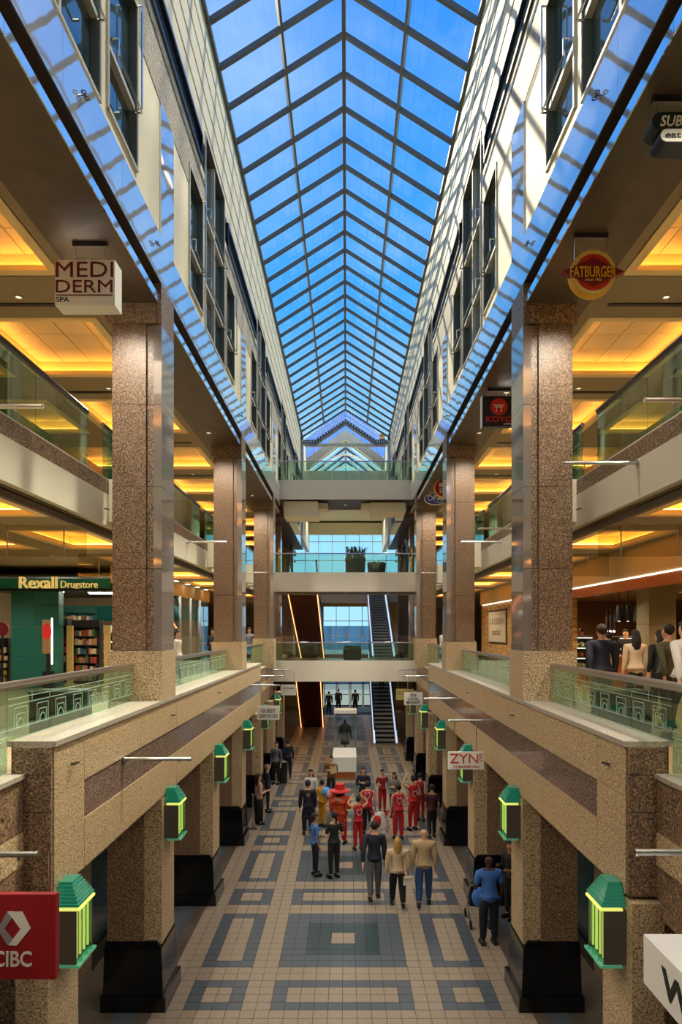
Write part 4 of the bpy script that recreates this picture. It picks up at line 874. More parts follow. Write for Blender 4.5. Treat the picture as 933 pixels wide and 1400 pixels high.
for i, p in enumerate((830, 835, 840)):
    Yp = 20.6; x = pxz(p, 0, Yp)[0]; la = E('pendant_lamp', (x, Yp, 6.4), 'slim tube pendant lamp deep inside the bakery', 'pendant lamp', 'bakery tube pendants')
    MB().tube((x, Yp, 6.9), (x, Yp, 7.5), .01, .01, 5).build('cord', M['black'], la); MB().tube((x, Yp, 6.45), (x, Yp, 6.9), .04, .04, 8).build('shade', M['dark_steel'], la); MB().tube((x, Yp, 6.40), (x, Yp, 6.45), .035, .035, 8).build('bulb', M['led_white'], la)
bread = [mat('bread_%d' % i, c, .6) for i, c in enumerate(('#c98a3c', '#e0b060', '#a8642a', '#d8c9a0', '#7a2a1a'))]
def bakecase(x0, x1, y, label):
    u = E('bakery_case', ((x0+x1)/2, y, 4.8), label, 'display case'); bx('base', M['wood'], u, x0, x1, y, y+.8, 4.8, 5.25); bx('back_panel', M['dark_shop'], u, x0, x1, y+.75, y+.8, 5.25, 6.25); pk = MB()
    for i in range(3):
        z = 5.3+.32*i; bx('shelf_board', M['steel'], u, x0, x1, y+.05*i, y+.75, z-.02, z); bx('shelf_light', M['led_white'], u, x0, x1, y+.05*i, y+.05*i+.02, z+.27, z+.285); x = x0+.06
        while x < x1-.08:
            w = random.uniform(.08, .16); pk.ell((x+w/2, y+.35, z+.06), (w/2, .2, random.uniform(.05, .1)), 8, 5, random.randrange(len(bread))); x += w+.02
    tag(pk.build('pastries', bread, u, smooth=True), kind='stuff'); bx('front_glass', M['clear_glass'], u, x0, x1, y-.02, y-.01, 5.25, 6.25); bx('top_board', M['steel'], u, x0, x1, y, y+.8, 6.25, 6.28)
x0, x1 = shx(776, 812, 21.2); bakecase(x0, x1, 21.2, 'bakery display case with lit rows of bread beside the opening'); x0, x1 = shx(850, 885, 20.2); bakecase(x0, x1, 20.2, 'pastry case deeper in the bakery behind the counter')
ct = E('service_counter', (8.0, 17.3, 4.8), 'warm wooden service counter below the pendant lamps', 'counter'); x0, x1 = shx(838, 884, 17.2); bx('counter_body', M['wood'], ct, x0, x1, 17.2, 17.9, 4.8, 5.75); bx('counter_top', M['tan_wall'], ct, x0-.05, x1+.05, 17.15, 17.95, 5.75, 5.8)
mo = E('menu_screen', (8.5, 18.6, 6.7), 'dark hanging menu screen above the bakery counter', 'screen'); x0, x1 = shx(868, 884, 18.6); bx('screen', M['window_glass'], mo, x0, x1, 18.6, 18.66, 6.7, 7.1); bx('hanger', M['black'], mo, (x0+x1)/2-.02, (x0+x1)/2+.02, 18.62, 18.66, 7.1, 7.5)
for i, (x, y) in enumerate(((7.3, 10), (7.3, 13.6), (7.6, 17.6), (7.5, 20.3), (9.2, 15.2), (9.2, 18.6), (7.6, 23.5), (10.6, 17), (10.4, 22), (7.3, 6))):
    downlight(x, y, 7.495, 150, 'small round recessed downlight in the bakery ceiling', 'bakery downlights', (1., .66, .32))
# ------------------------------------------------------------------ third floor shop walls
for s in (-1, 1):
    w = S('wall_%s_third' % SIDE[s])
    for k in range(-2, 6):
        bx('shop_pier', M['far_wall'], w, s*8.6, s*8.9, YK(k)-.3, YK(k)+1.0, 9.2, 12.22); bx('shop_glass', M['window_glass'], w, s*8.75, s*8.8, YK(k)+1.0, YK(k+1)-.3, 9.2, 11.4); bx('shop_header', M['rexall_dark' if k % 2 else 'far_wall'], w, s*8.65, s*8.9, YK(k)+1.0, YK(k+1)-.3, 11.4, 12.22)
# smoke baffles of clear glass under the second floor ceiling
for s in (-1, 1):
    for k in (-1, 0, 1):
        b = E('smoke_baffle', (s*5.5, YK(k)+.4, 8.1), 'clear glass smoke baffle under the %s ceiling, %s' % (WHO[s], {-1: 'in line with the parapet corner', 0: 'in line with the first column', 1: 'midway between two columns'}[k]), 'glass baffle', 'smoke baffles'); bx('glass_sheet', M['smoke_glass'], b, s*4.5, s*6.4, YK(k)+.40, YK(k)+.41, 7.75, 8.3)
        for x in (4.9, 5.9): MB().tube((s*x, YK(k)+.405, 7.73), (s*x, YK(k)+.405, 8.3), .012, .012, 6).build('hanger', M['steel'], b)
# ------------------------------------------------------------------ free-standing items
def bin_(x, y, z, w, d, h, label, slots=True):
    b = E('recycling_bin', (x, y, z), label, 'bin'); bx('cabinet', M['black_granite'], b, x-w/2, x+w/2, y-d/2, y+d/2, z+.04, z+h); bx('kick_plate', M['dark_steel'], b, x-w/2+.03, x+w/2-.03, y-d/2+.03, y+d/2-.03, z, z+.04); bx('top_plate', M['dark_steel'], b, x-w/2-.02, x+w/2+.02, y-d/2-.02, y+d/2+.02, z+h, z+h+.03)
    for i in (-1, 1): MB().lathe([(.0, .0), (.09, 0), (.11, .012), (.09, .014), (0, .008)], (x+i*w*.24, y, z+h+.03), 14).build('slot_ring', M['steel'], b)
bin_(-4.15, 10.1, 4.8, .72, .5, .74, 'dark two slot recycling bin behind the glass near the drugstore rail'); bin_(4.25, 10.4, 4.8, .72, .5, .72, 'dark two slot recycling bin behind the glass near the bakery rail')
def table(x, y, z, label, r=.4, h=.72):
    t = E('cafe_table', (x, y, z), label, 'table'); MB().lathe([(0, h), (r, h), (r, h+.03), (0, h+.03)], (x, y, z), 18).build('table_top', M['dark_steel'], t); MB().tube((x, y, z), (x, y, z+h), .03, .03, 8).build('leg', M['dark_steel'], t); MB().lathe([(0, .012), (.22, .012), (.22, 0), (0, 0)], (x, y, z), 14).build('foot', M['dark_steel'], t)
table(4.3, 17.2, 4.8, 'round dark cafe table behind the bakery side glass'); table(-4.4, 24.0, 4.8, 'round dark cafe table behind the drugstore side glass')
# waste bin on the ground floor
wb = E('waste_bin', (-2.66, 28.95, 0), 'round black waste bin standing by the ground floor piers', 'bin'); MB().lathe([(0, 0), (.21, 0), (.24, .8), (.26, .82), (.26, .86), (0, .9)], (-2.66, 28.95, 0), 18).build('body', M['black'], wb); MB().lathe([(.10, .905), (.2, .885), (.2, .9), (.1, .915)], (-2.66, 28.95, 0), 16).build('lid_ring', M['steel'], wb)
# white display plinth and glass vitrine
dp = E('display_plinth', (0, 31, 0), 'low white display plinth with a wooden base in the middle of the floor', 'plinth'); bx('white_box', M['white'], dp, -.53, .5, 29.65, 32.1, .3, .92); bx('wood_base', M['wood'], dp, -.48, .45, 29.7, 32.05, 0, .3); bx('top_cap', M['sign_white'], dp, -.54, .51, 29.63, 32.12, .92, .94)
vt = E('glass_vitrine', (0, 33.6, 0), 'tall glass display case holding a black coat on a stand', 'display case'); bx('plinth', M['white'], vt, -.52, .55, 33.1, 34.1, 0, .5); bx('roof', M['white'], vt, -.54, .57, 33.08, 34.12, 2.42, 2.58)
for x in (-.5, .53):
    for y in (33.12, 34.08): bx('corner_post', M['steel'], vt, x-.02, x+.02, y-.02, y+.02, .5, 2.42)
bx('glass_panel', M['clear_glass'], vt, -.5, .53, 33.1, 33.11, .5, 2.42); bx('glass_panel', M['clear_glass'], vt, -.51, -.5, 33.1, 34.1, .5, 2.42); bx('glass_panel', M['clear_glass'], vt, .53, .54, 33.1, 34.1, .5, 2.42)
cf = E('coat_form', (0, 33.6, .5), 'black coat on a headless dress form inside the glass case', 'dress form'); MB().lathe([(0, 0), (.2, 0), (.2, .012), (.03, .012), (.03, .35), (.2, .36), (.24, .5), (.19, .9), (.24, 1.2), (.2, 1.32), (.07, 1.4), (.06, 1.55), (0, 1.6)], (0, 33.6, .5), 14).build('coat', M['black'], cf, smooth=True)
for s in (-1, 1): MB().tube((s*.22, 33.6, 1.75), (s*.3, 33.55, 1.1), .07, .05, 8).build('sleeve', M['black'], cf)
# planters on the footbridges
leaf = mat('leaf', '#2f5a2a', .5)
def planter(x, y, z, w, h, label, lh):
    p = E('planter', (x, y, z), label, 'planter'); MB().hexa([(x-w/2, y-.25, z), (x+w/2, y-.25, z), (x+w/2, y+.25, z), (x-w/2, y+.25, z)], [(x-w/2-.05, y-.3, z+h), (x+w/2+.05, y-.3, z+h), (x+w/2+.05, y+.3, z+h), (x-w/2-.05, y+.3, z+h)]).build('trough', M['black'], p); lm = MB()
    for i in range(60):
        a = random.uniform(0, 2*PI); bx_, by_ = x+random.uniform(-w/2, w/2), y+random.uniform(-.2, .2); l_ = random.uniform(.5, 1)*lh; dx, dy = math.cos(a)*l_*.5, math.sin(a)*l_*.5; px_, py_ = -math.sin(a)*.03, math.cos(a)*.03
        lm.add([(bx_-px_, by_-py_, z+h-.05), (bx_+px_, by_+py_, z+h-.05), (bx_+dx*.6+px_*1.6, by_+dy*.6+py_*1.6, z+h+l_*.7), (bx_+dx*.6-px_*1.6, by_+dy*.6-py_*1.6, z+h+l_*.7), (bx_+dx, by_+dy, z+h+l_*.8)], [(0,1,2,3), (3,2,4)])
    tag(lm.build('leaves', leaf, p), kind='stuff')
planter(.5, 33.2, 9.2, .9, .75, 'black trough planter with leafy plants on the middle footbridge', .8); planter(.35, 33.3, 4.8, .8, .75, 'black trough planter on the lowest footbridge', .25); planter(1.55, 33.6, 9.2, .8, .55, 'low black planter box beside the leafy trough', .12)
# steel stanchion by the first piers
stn = E('stanchion', (-2.98, 22.2, 0), 'slim steel stanchion beside the woman in the pink blouse', 'stanchion'); MB().lathe([(0, 0), (.14, 0), (.14, .012), (.03, .012)], (-2.98, 22.2, 0), 14).build('foot', M['steel'], stn); MB().tube((-2.98, 22.2, .012), (-2.98, 22.2, 1.1), .02, .02, 8).build('post', M['steel'], stn); MB().ell((-2.98, 22.2, 1.12), .035).build('knob', M['steel'], stn)
# ------------------------------------------------------------------ people
import bmesh
for n_, c_ in (('skin_light', '#c8987a'), ('skin_mid', '#a87452'), ('skin_dark', '#4a2e20'), ('hair_black', '#100d0c'), ('hair_brown', '#35211a'), ('hair_blonde', '#b08a45'), ('hair_grey', '#77726c'),
               ('cl_navy', '#12172a'), ('cl_black', '#0d0d10'), ('cl_blue', '#3f74c0'), ('cl_grey', '#5a5b5e'), ('cl_tan', '#b49c74'), ('cl_cream', '#cbb394'), ('cl_jean', '#2c4a78'), ('cl_red', '#b3141c'), ('cl_redd', '#8c1018'),
               ('cl_orange', '#c8401a'), ('cl_yellow', '#d39a1c'), ('cl_brown', '#6f4a1c'), ('cl_white', '#d5d2cc'), ('cl_pink', '#c8a090'), ('cl_maroon', '#3a1018'), ('cl_midgrey', '#77756f'), ('cl_olive', '#4b4a33'), ('eye_dark', '#0a0808'), ('lip', '#7a3a34'), ('gold', '#d8a02a')):
    mat(n_, c_, .75 if n_ != 'gold' else .3, metal=.8 if n_ == 'gold' else 0)
skin_jobs = []
def yk(z): return .80 if z < 1.42 else (1.12 if z > 1.5 else .80+.32*(z-1.42)/.08)
def skin_obj(name, mt_, parent, pts, edges, h):
    me = bpy.data.meshes.new(name); bm = bmesh.new(); ly = bm.verts.layers.skin.verify(); vs = []
    for (x, y, z, r) in pts:
        v = bm.verts.new((x, y/yk(z), z)); v[ly].radius = (r, r); vs.append(v)
    for a, b in edges: bm.edges.new((vs[a], vs[b]))
    vs[0][ly].use_root = True
    bm.to_mesh(me); bm.free()
    o = bpy.data.objects.new(name, me); COL.objects.link(o); o.parent = parent
    o.modifiers.new('skin', 'SKIN').use_smooth_shade = True; sb = o.modifiers.new('sub', 'SUBSURF'); sb.levels = 1; sb.render_levels = 1
    skin_jobs.append((o, mt_, h/1.75)); return o
def finish_skins():
    bpy.context.view_layer.update(); dg = bpy.context.evaluated_depsgraph_get(); res = []
    for o, mt_, k in skin_jobs: res.append(bpy.data.meshes.new_from_object(o.evaluated_get(dg)))
    for (o, mt_, k), me in zip(skin_jobs, res):
        o.modifiers.clear(); o.data = me; me.materials.clear(); me.materials.append(mt_)
        for v in me.vertices: v.co = Vector((v.co.x*k, v.co.y*yk(v.co.z)*k, v.co.z*k))
        me.polygons.foreach_set('use_smooth', [True]*len(me.polygons)); me.update()
ARM = {   # elbow offset, wrist offset from the shoulder (x outwards, y forwards, z up)
    'down': ((.035, -.03, -.29), (.045, .05, -.55)), 'swing_f': ((.06, .08, -.28), (.06, .25, -.49)), 'swing_b': ((.07, -.13, -.26), (.08, -.16, -.52)), 'bent': ((.07, -.04, -.29), (.0, .2, -.24)), 'hold': ((.07, .02, -.28), (-.06, .26, -.2)),
    'cross': ((.07, .04, -.28), (-.14, .19, -.20)), 'back': ((.09, -.10, -.28), (-.06, -.17, -.45)), 'up': ((.16, .06, .12), (.0, .14, .3)), 'forward': ((.05, .2, -.2), (.0, .44, -.14)), 'hip': ((.18, -.06, -.27), (.03, .04, -.46))}
def person(x, y, z, h, rz, label, top='cl_black', legs='cl_black', skin='skin_light', hair='hair_black', style='short', arms=('down', 'down'), walk=0., shoe='black', sleeve=1.0, hem=.84, wide=1.0, skirt=False, head=0., group=None, lean=0.):
    p = E('person', (x, y, z), label, 'person', group, rz=math.radians(rz))
    k = h/1.75; W = wide
    def sk(zz): return lean*max(0, zz-.9)
    sp = [(0, 0, .93, .095*W), (0, sk(1.08), 1.08, .09*W), (0, sk(1.27), 1.27, .115*W), (0, sk(1.39), 1.39, .10*W), (0, sk(1.47)-.01, 1.48, .052), (0, sk(1.55)+.01, 1.555, .062), (0, sk(1.63)+.012, 1.63, .082), (0, sk(1.7), 1.70, .066), (0, sk(1.6)+.092, 1.615, .014)]
    ed = [(0,1),(1,2),(2,3),(3,4),(4,5),(5,6),(6,7),(6,8)]
    for sx_ in (-1, 1): sp.append((sx_*.082, sk(1.62)-.005, 1.62, .016)); ed.append((6, len(sp)-1))
    J = {}
    for sx_ in (-1, 1):
        st = walk*sx_; a = st*.24
        hip = (sx_*.085*W, 0, .88); knee = (sx_*.095*W, a*.5+(.05 if walk else .015), .49); ank = (sx_*.1*W, a-(.03 if st < 0 else 0), .09+(.07 if st < -.2 else 0)); toe = (sx_*.11*W, ank[1]+.13, ank[2]-.055-(.02 if st < -.2 else 0))
        sh = (sx_*.18*W, sk(1.39), 1.395); eo, wo_ = ARM[arms[0 if sx_ < 0 else 1]]
        el = (sh[0]+sx_*eo[0], sh[1]+eo[1], sh[2]+eo[2]); wr = (sh[0]+sx_*wo_[0], sh[1]+wo_[1], sh[2]+wo_[2])
        J[sx_] = (hip, knee, ank, toe, sh, el, wr)
        b = len(sp); sp += [hip+(.07*W,), knee+(.055,), ank+(.038,), toe+(.03,)]; ed += [(0, b), (b, b+1), (b+1, b+2), (b+2, b+3)]
        b = len(sp); sp += [sh+(.052*W,), el+(.038,), wr+(.026,)]; ed += [(3, b), (b, b+1), (b+1, b+2)]
        d = (Vector(wr)-Vector(el)).normalized(); pm_ = Vector(wr)+d*.06; sd_ = d.cross(Vector((sx_, 0, 0))); sd_ = sd_.normalized() if sd_.length > .1 else Vector((0, 1, 0))
        b2 = len(sp); sp.append(tuple(pm_)+(.03,)); ed.append((b+2, b2)); inn = d.cross(sd_).normalized()*.012*sx_
        for fi, (o_, ln) in enumerate(((-.028, .062), (-.01, .075), (.01, .07), (.028, .055))):
            q = pm_+sd_*o_+d*.03; c = len(sp); sp += [tuple(q+d*ln*.5)+(.0095,), tuple(q+d*ln+inn)+(.008,)]; ed += [(b2, c), (c, c+1)]
        c = len(sp); q = Vector(wr)+d*.03+sd_*(-.035); sp += [tuple(q)+(.011,), tuple(q+d*.04-sd_*.02)+(.009,)]; ed += [(b+2, c), (c, c+1)]
    skin_obj('body', M[skin], p, sp, ed, h)
    # top garment
    tp = [(0, sk(1.08), 1.08, .142*W), (0, 0, .95, .152*W), (0, 0, hem-.03, .158*W), (0, sk(1.27), 1.27, .152*W), (0, sk(1.39), 1.40, .122*W), (0, sk(1.46)-.01, 1.462, .068)]; te = [(0,1),(1,2),(0,3),(3,4),(4,5)]
    for sx_ in (-1, 1):
        _, _, _, _, sh, el, wr = J[sx_]; b = len(tp)
        if sleeve > .6: w2 = Vector(el)+(Vector(wr)-Vector(el))*.93; tp += [sh+(.076*W,), el+(.06*W,), tuple(w2)+(.042*W,)]; te += [(4, b), (b, b+1), (b+1, b+2)]
        elif sleeve > .1: w2 = Vector(sh)+(Vector(el)-Vector(sh))*.8; tp += [sh+(.068*W,), tuple(w2)+(.058*W,)]; te += [(4, b), (b, b+1)]
        else: tp += [sh+(.064*W,)]; te += [(4, b)]
    skin_obj('jacket' if sleeve > .6 else 'shirt', M[top], p, tp, te, h)
    if skirt:
        MB().lathe([(.125*k, 1.0*k), (.14*k, .9*k), (.16*k, .6*k), (.15*k, .12*k), (.13*k, .12*k)], (0, 0, 0), 14).build('long_skirt', M[legs], p, smooth=True, local=True)
    else:
        lp = [(0, 0, .93, .142*W), (0, 0, 1.04, .13*W)]; le = [(0, 1)]
        for sx_ in (-1, 1):
            hip, knee, ank, *_ = J[sx_]; b = len(lp); lp += [hip+(.112*W,), knee+(.08*W,), (ank[0], ank[1], ank[2]+.0)+(.058*W,)]; le += [(0, b), (b, b+1), (b+1, b+2)]
        skin_obj('trousers', M[legs], p, lp, le, h)
    for sx_ in (-1, 1):
        _, _, ank, toe, *_ = J[sx_]; m = MB(); c0 = ((ank[0]+toe[0])/2*k, (ank[1]+.05)*k, 0); lift = max(0, ank[2]-.09)*k
        m.ell((c0[0], c0[1], .05*k+lift), (.052*k, .145*k, .052*k), 10, 6); m.box(c0[0]-.045*k, c0[0]+.045*k, c0[1]-.12*k, c0[1]+.12*k, lift+.0, lift+.025*k); m.build('shoe', M[shoe], p, smooth=False, local=True)
    hy = sk(1.64)*k; hz = 1.648*k
    if style != 'bald':
        m = MB(); m.ell((0, hy-.012*k, hz+.012*k), (.092*k, .112*k, .102*k), 14, 10, keep=lambda c: c.z > hz+.03*k or c.y < hy-.005*k)
        if style == 'long': m.ell((0, hy-.065*k, hz-.14*k), (.105*k, .065*k, .22*k), 10, 8)
        if style in ('bun', 'ponytail'): m.ell((0, hy-.09*k if style == 'ponytail' else hy-.03*k, hz+(.12*k if style == 'bun' else .03*k)), .045*k, 8, 6)
        if style == 'ponytail': m.ell((0, hy-.115*k, hz-.10*k), (.03*k, .03*k, .13*k), 8, 6)
        m.build('hair', M[hair], p, smooth=True, local=True)
    if style == 'cap':
        m = MB(); m.ell((0, hy, hz+.04*k), (.1*k, .118*k, .085*k), 12, 8, keep=lambda c: c.z > hz+.03*k); m.box(-.06*k, .06*k, hy+.09*k, hy+.18*k, hz+.04*k, hz+.05*k); m.build('cap', M[top], p, local=True)
    for sx_ in (-1, 1): MB().ell((sx_*.03*k, hy+.088*k, hz+.0), (.012*k, .008*k, .007*k), 6, 4).build('eye', M['eye_dark'], p, local=True)
    MB().ell((0, hy+.082*k, hz-.075*k), (.024*k, .008*k, .006*k), 6, 4).build('mouth', M['lip'], p, local=True)
    return p
def gp_(x, y): return ground(x, y)
def person_px(x, y, htop, rz, label, hmin=1.5, hmax=1.9, **k):
    X_, Y_ = gp_(x, y); h = (y-htop)/F*Y_; h = min(max(h, hmin), hmax); return person(X_, Y_, 0.0, h, rz, label, **k)
def on_torso(p, h, name, mt_, poly_, back=True):          # flat emblem on the back or chest
    k = h/1.75; m = MB(); m.prism_xz([(a*k, b*k) for a, b in poly_], -.128*k, -.122*k) if back else m.prism_xz([(a*k, b*k) for a, b in poly_], .122*k, .128*k); return m.build(name, M[mt_], p, local=True)
# rz: 0 faces away from the doors' opposite side, i.e. towards +Y (back to the viewer); 180 faces the viewer
person_px(669, 1291, 1168, 8, 'bald guard in light blue shirt and dark trousers standing beside a stroller', top='cl_blue', legs='cl_navy', skin='skin_dark', style='bald', sleeve=.4, wide=1.18, arms=('bent', 'down'))
person_px(512, 1231, 1120, 5, 'walking man in navy jacket and grey trousers', top='cl_navy', legs='cl_grey', arms=('swing_b', 'down'), walk=.7, wide=1.05)
wb_ = person_px(544, 1240, 1145, 0, 'blonde woman in beige puffer jacket with a cream handbag', top='cl_cream', legs='cl_black', hair='hair_blonde', style='long', walk=-.7, wide=1.22, hem=.86)
person_px(580, 1239, 1131, -4, 'balding man in tan jacket and blue jeans walking', top='cl_tan', legs='cl_jean', hair='hair_grey', style='bald', walk=.7, wide=1.15)
person_px(431, 1197, 1112, -70, 'guard in light blue shirt and navy trousers facing the woman in black', top='cl_blue', legs='cl_navy', skin='skin_mid', arms=('hip', 'down'), sleeve=.4)
person_px(457, 1200, 1109, 30, 'woman all in black with a ponytail beside the blue shirted guard', top='cl_black', legs='cl_black', style='ponytail', arms=('bent', 'bent'), sleeve=.4)
so = person_px(421, 1141, 1067, 10, 'security officer in dark navy jacket with a crest on the back', top='cl_navy', legs='cl_navy', style='cap', arms=('down', 'down'), wide=1.15)
person_px(441, 1130, 1066, -35, 'performer in yellow robe holding a colourful puppet head', top='cl_yellow', legs='cl_yellow', arms=('bent', 'hold'), hem=.7, wide=1.05)
ms = person_px(465, 1153, 1073, -25, 'performer in red and gold sequined robe with a broad red hat', hmax=1.75, top='cl_orange', legs='cl_red', arms=('down', 'bent'), hem=.55, wide=1.4)
r1 = person_px(490, 1162, 1088, 15, 'short performer in red vest and red trousers with raised arm', top='cl_red', legs='cl_red', arms=('up', 'up'), sleeve=0)
r2 = person_px(503, 1140, 1068, -5, 'tall performer in red vest and black trousers with crest on the back', top='cl_red', legs='cl_black', arms=('down', 'down'), sleeve=0, wide=1.1)
r3 = person_px(545, 1147, 1072, 12, 'performer in red vest and red trousers standing over the lion costume', top='cl_red', legs='cl_red', arms=('down', 'bent'), sleeve=0, wide=1.1)
r4 = person_px(565, 1135, 1060, 25, 'performer in red uniform with a raised arm beside the black bag', top='cl_red', legs='cl_red', arms=('up', 'bent'), sleeve=0, wide=1.05)
person_px(575, 1122, 1057, -30, 'performer in red uniform behind the one with raised arm', top='cl_redd', legs='cl_redd', arms=('bent', 'down'), sleeve=0)
person_px(539, 1117, 1056, 160, 'woman in grey sweater facing out of the red group', top='cl_midgrey', legs='cl_black', hair='hair_brown', style='long', arms=('cross', 'cross'))
person_px(523, 1110, 1052, 190, 'dark haired performer in black and red costume behind the group', top='cl_redd', legs='cl_red', arms=('bent', 'bent'), sleeve=.4)
person_px(497, 1113, 1049, 175, 'long haired woman in dark clothes behind the red group', top='cl_navy', legs='cl_black', style='long', arms=('cross', 'cross'))
person_px(425, 1119, 1052, 170, 'long haired woman in white top behind the security officer', top='cl_white', legs='cl_black', style='long')
bw = person_px(453, 1092, 1034, 165, 'woman in brown sweater with hair bun holding a clipboard', top='cl_brown', legs='cl_black', hair='hair_brown', style='bun', arms=('cross', 'hold'), wide=1.12)
person_px(354, 1127, 1058, -60, 'woman in pink blouse and long black skirt by the pier', top='cl_pink', legs='cl_black', hair='hair_brown', style='long', skirt=True, arms=('down', 'bent'))
person_px(366, 1110, 1045, -80, 'grey haired man in dark suit by the pier', top='cl_navy', legs='cl_navy', hair='hair_grey', arms=('down', 'down'))
person_px(591, 1146, 1077, 5, 'man in maroon shirt and dark trousers walking away alone', hmin=1.68, top='cl_maroon', legs='cl_black', skin='skin_mid', sleeve=.4, walk=.6)
person_px(394, 1064, 1011, 5, 'man in dark clothes standing beside the round waste bin', top='cl_navy', legs='cl_navy', arms=('down', 'down'))
person_px(378, 1072, 1014, 160, 'dark haired woman near the round waste bin', top='cl_grey', legs='cl_black', style='long')
person(3.75, 15.3, 0, 1.75, 120, 'person in black in the doorway behind the granite pier', top='cl_black', legs='cl_black', skin='skin_mid', arms=('bent', 'hold'))
# entrance silhouettes and escalator rider
for (px_, py_, Y_, lb) in ((463, 943, 54.5, 'dark figure by the street doors, leftmost of the pair'), (486, 942, 54.0, 'stout dark figure in a long coat leaving by the street doors'), (450, 952, 52.5, 'dark figure pausing before the street doors mat')):
    person(pxz(px_, 0, Y_)[0], Y_, 0.016, 1.75, 10, lb, top='cl_black', legs='cl_black', wide=1.15, hem=.6)
person(2.3, 43.6, 2.79, 1.72, 0, 'dark figure riding up the escalator', top='cl_black', legs='cl_black')
# second floor
def p2(px_, Y_, rz, label, h=1.72, **k): return person(pxz(px_, 0, Y_)[0], Y_, 4.8, h, rz, label, **k)
p2(243, 20.6, -100, 'woman in white coat over black walking past the drugstore', top='cl_white', legs='cl_black', style='bun', walk=.6, h=1.66, hem=.6)
p2(291, 27.0, 150, 'man in dark blue clothes by the drugstore glass', top='cl_navy', legs='cl_black', skin='skin_mid', arms=('bent', 'bent'))
p2(341, 31.0, 175, 'man in grey top on the walkway near the third column', top='cl_grey', legs='cl_black', skin='skin_mid', h=1.78)
p2(607, 27.5, 120, 'man in white shirt and tie on the bakery side walkway', top='cl_white', legs='cl_black', skin='skin_dark', h=1.76)
p2(823, 12.2, 5, 'man in navy jacket walking towards the bakery', top='cl_navy', legs='cl_grey', hair='hair_brown', h=1.76, walk=.5, wide=1.2, arms=('swing_b', 'down'))
p2(869, 13.6, 0, 'woman with long dark hair in a pale yellow jacket', top='cl_cream', legs='cl_black', style='long', h=1.66, wide=1.05)
p2(902, 13.4, 10, 'dark haired person in black between the bakery visitors', top='cl_black', legs='cl_black', style='long', h=1.66)
p2(913, 11.2, 25, 'man in olive sweater beside the white shirted man', top='cl_olive', legs='cl_black', h=1.76, walk=.6, arms=('swing_b', 'down'))
p2(937, 10.3, 20, 'man in white shirt walking along the bakery railing', top='cl_white', legs='cl_navy', h=1.8, walk=-.7, arms=('swing_b', 'down'), wide=1.1)
p2(856, 18.9, 180, 'shop assistant behind the bakery counter', top='cl_black', legs='cl_black', h=1.68); p2(795, 22.8, 180, 'dark haired baker behind the bread case', top='cl_black', legs='cl_black', h=1.7); p2(832, 16.6, 10, 'customer in tan top at the bakery counter', top='cl_tan', legs='cl_black', h=1.62)
person(2.95, 33.2, 9.2, 1.66, 0, 'woman in dark coat on the middle footbridge', top='cl_black', legs='cl_black', style='long'); person(pxz(518, 0, 34.2)[0], 34.2, 9.2, .75, 0, 'small child on the middle footbridge', top='cl_navy', legs='cl_black')
# details carried or worn
def crest(p, h): on_torso(p, h, 'back_crest', 'cl_white', [(-.075, 1.36), (0, 1.31), (.075, 1.36), (.085, 1.22), (0, 1.12), (-.085, 1.22)]); k = h/1.75; MB().prism_xz([(a*k, b*k) for a, b in [(-.06, 1.335), (0, 1.295), (.06, 1.335), (.068, 1.23), (0, 1.15), (-.068, 1.23)]], -.134*k, -.128*k).build('crest_field', M['cl_redd'], p, local=True)
for q, h in ((r1, 1.6), (r2, 1.75), (r3, 1.7), (r4, 1.7)): crest(q, h)
on_torso(so, 1.72, 'back_crest', 'cl_midgrey', [(-.05, 1.36), (.05, 1.36), (.05, 1.28), (0, 1.22), (-.05, 1.28)])
m = MB().lathe([(.0, 1.86), (.14, 1.86), (.16, 1.70), (.30, 1.66), (.31, 1.63), (.12, 1.66)], (0, 0, -.05), 18); m.build('red_hat', M['sign_red'], ms, local=True); MB().ell((0, 0, 1.52), (.155, .16, .13)).build('hood', M['hair_black'], ms, smooth=True, local=True); MB().lathe([(.15, 1.40), (.2, 1.37), (.2, 1.33), (.15, 1.35)], (0, 0, 0), 14).build('collar', M['cl_pink'], ms, local=True)
gm = MB()
for i in range(120):
    a = random.uniform(0, 2*PI); zz = random.uniform(.55, 1.3); r = .205 if zz < 1.1 else .2; x, y = r*math.cos(a), r*.8*math.sin(a); gm.ell((x, y, zz), (.022, .022, .022), 5, 3)
tag(gm.build('gold_sequins', M['gold'], ms, local=True), kind='stuff')
hb = E('handbag', (gp_(551, 1240)[0]+.13, gp_(551, 1240)[1]-.12, .56), 'small cream handbag on a long strap held by the blonde woman', 'handbag'); X_, Y_ = gp_(551, 1240); X_ += .13; Y_ -= .12
bb = MB(); bb.hexa([(X_-.13, Y_-.05, .56), (X_+.13, Y_-.05, .60), (X_+.13, Y_+.05, .60), (X_-.13, Y_+.05, .56)], [(X_-.12, Y_-.03, .74), (X_+.12, Y_-.03, .77), (X_+.12, Y_+.03, .77), (X_-.12, Y_+.03, .74)]); bb.build('bag_body', M['cl_white'], hb); MB().bar((X_-.13, Y_-.056, .70), (X_+.13, Y_-.056, .73), .012, .06).build('flap', M['cl_cream'], hb); MB().path([(X_-.1, Y_, .75), (X_-.16, Y_-.02, 1.15), (X_-.2, Y_, 1.33)], .008, 5).build('strap', M['gold'], hb)
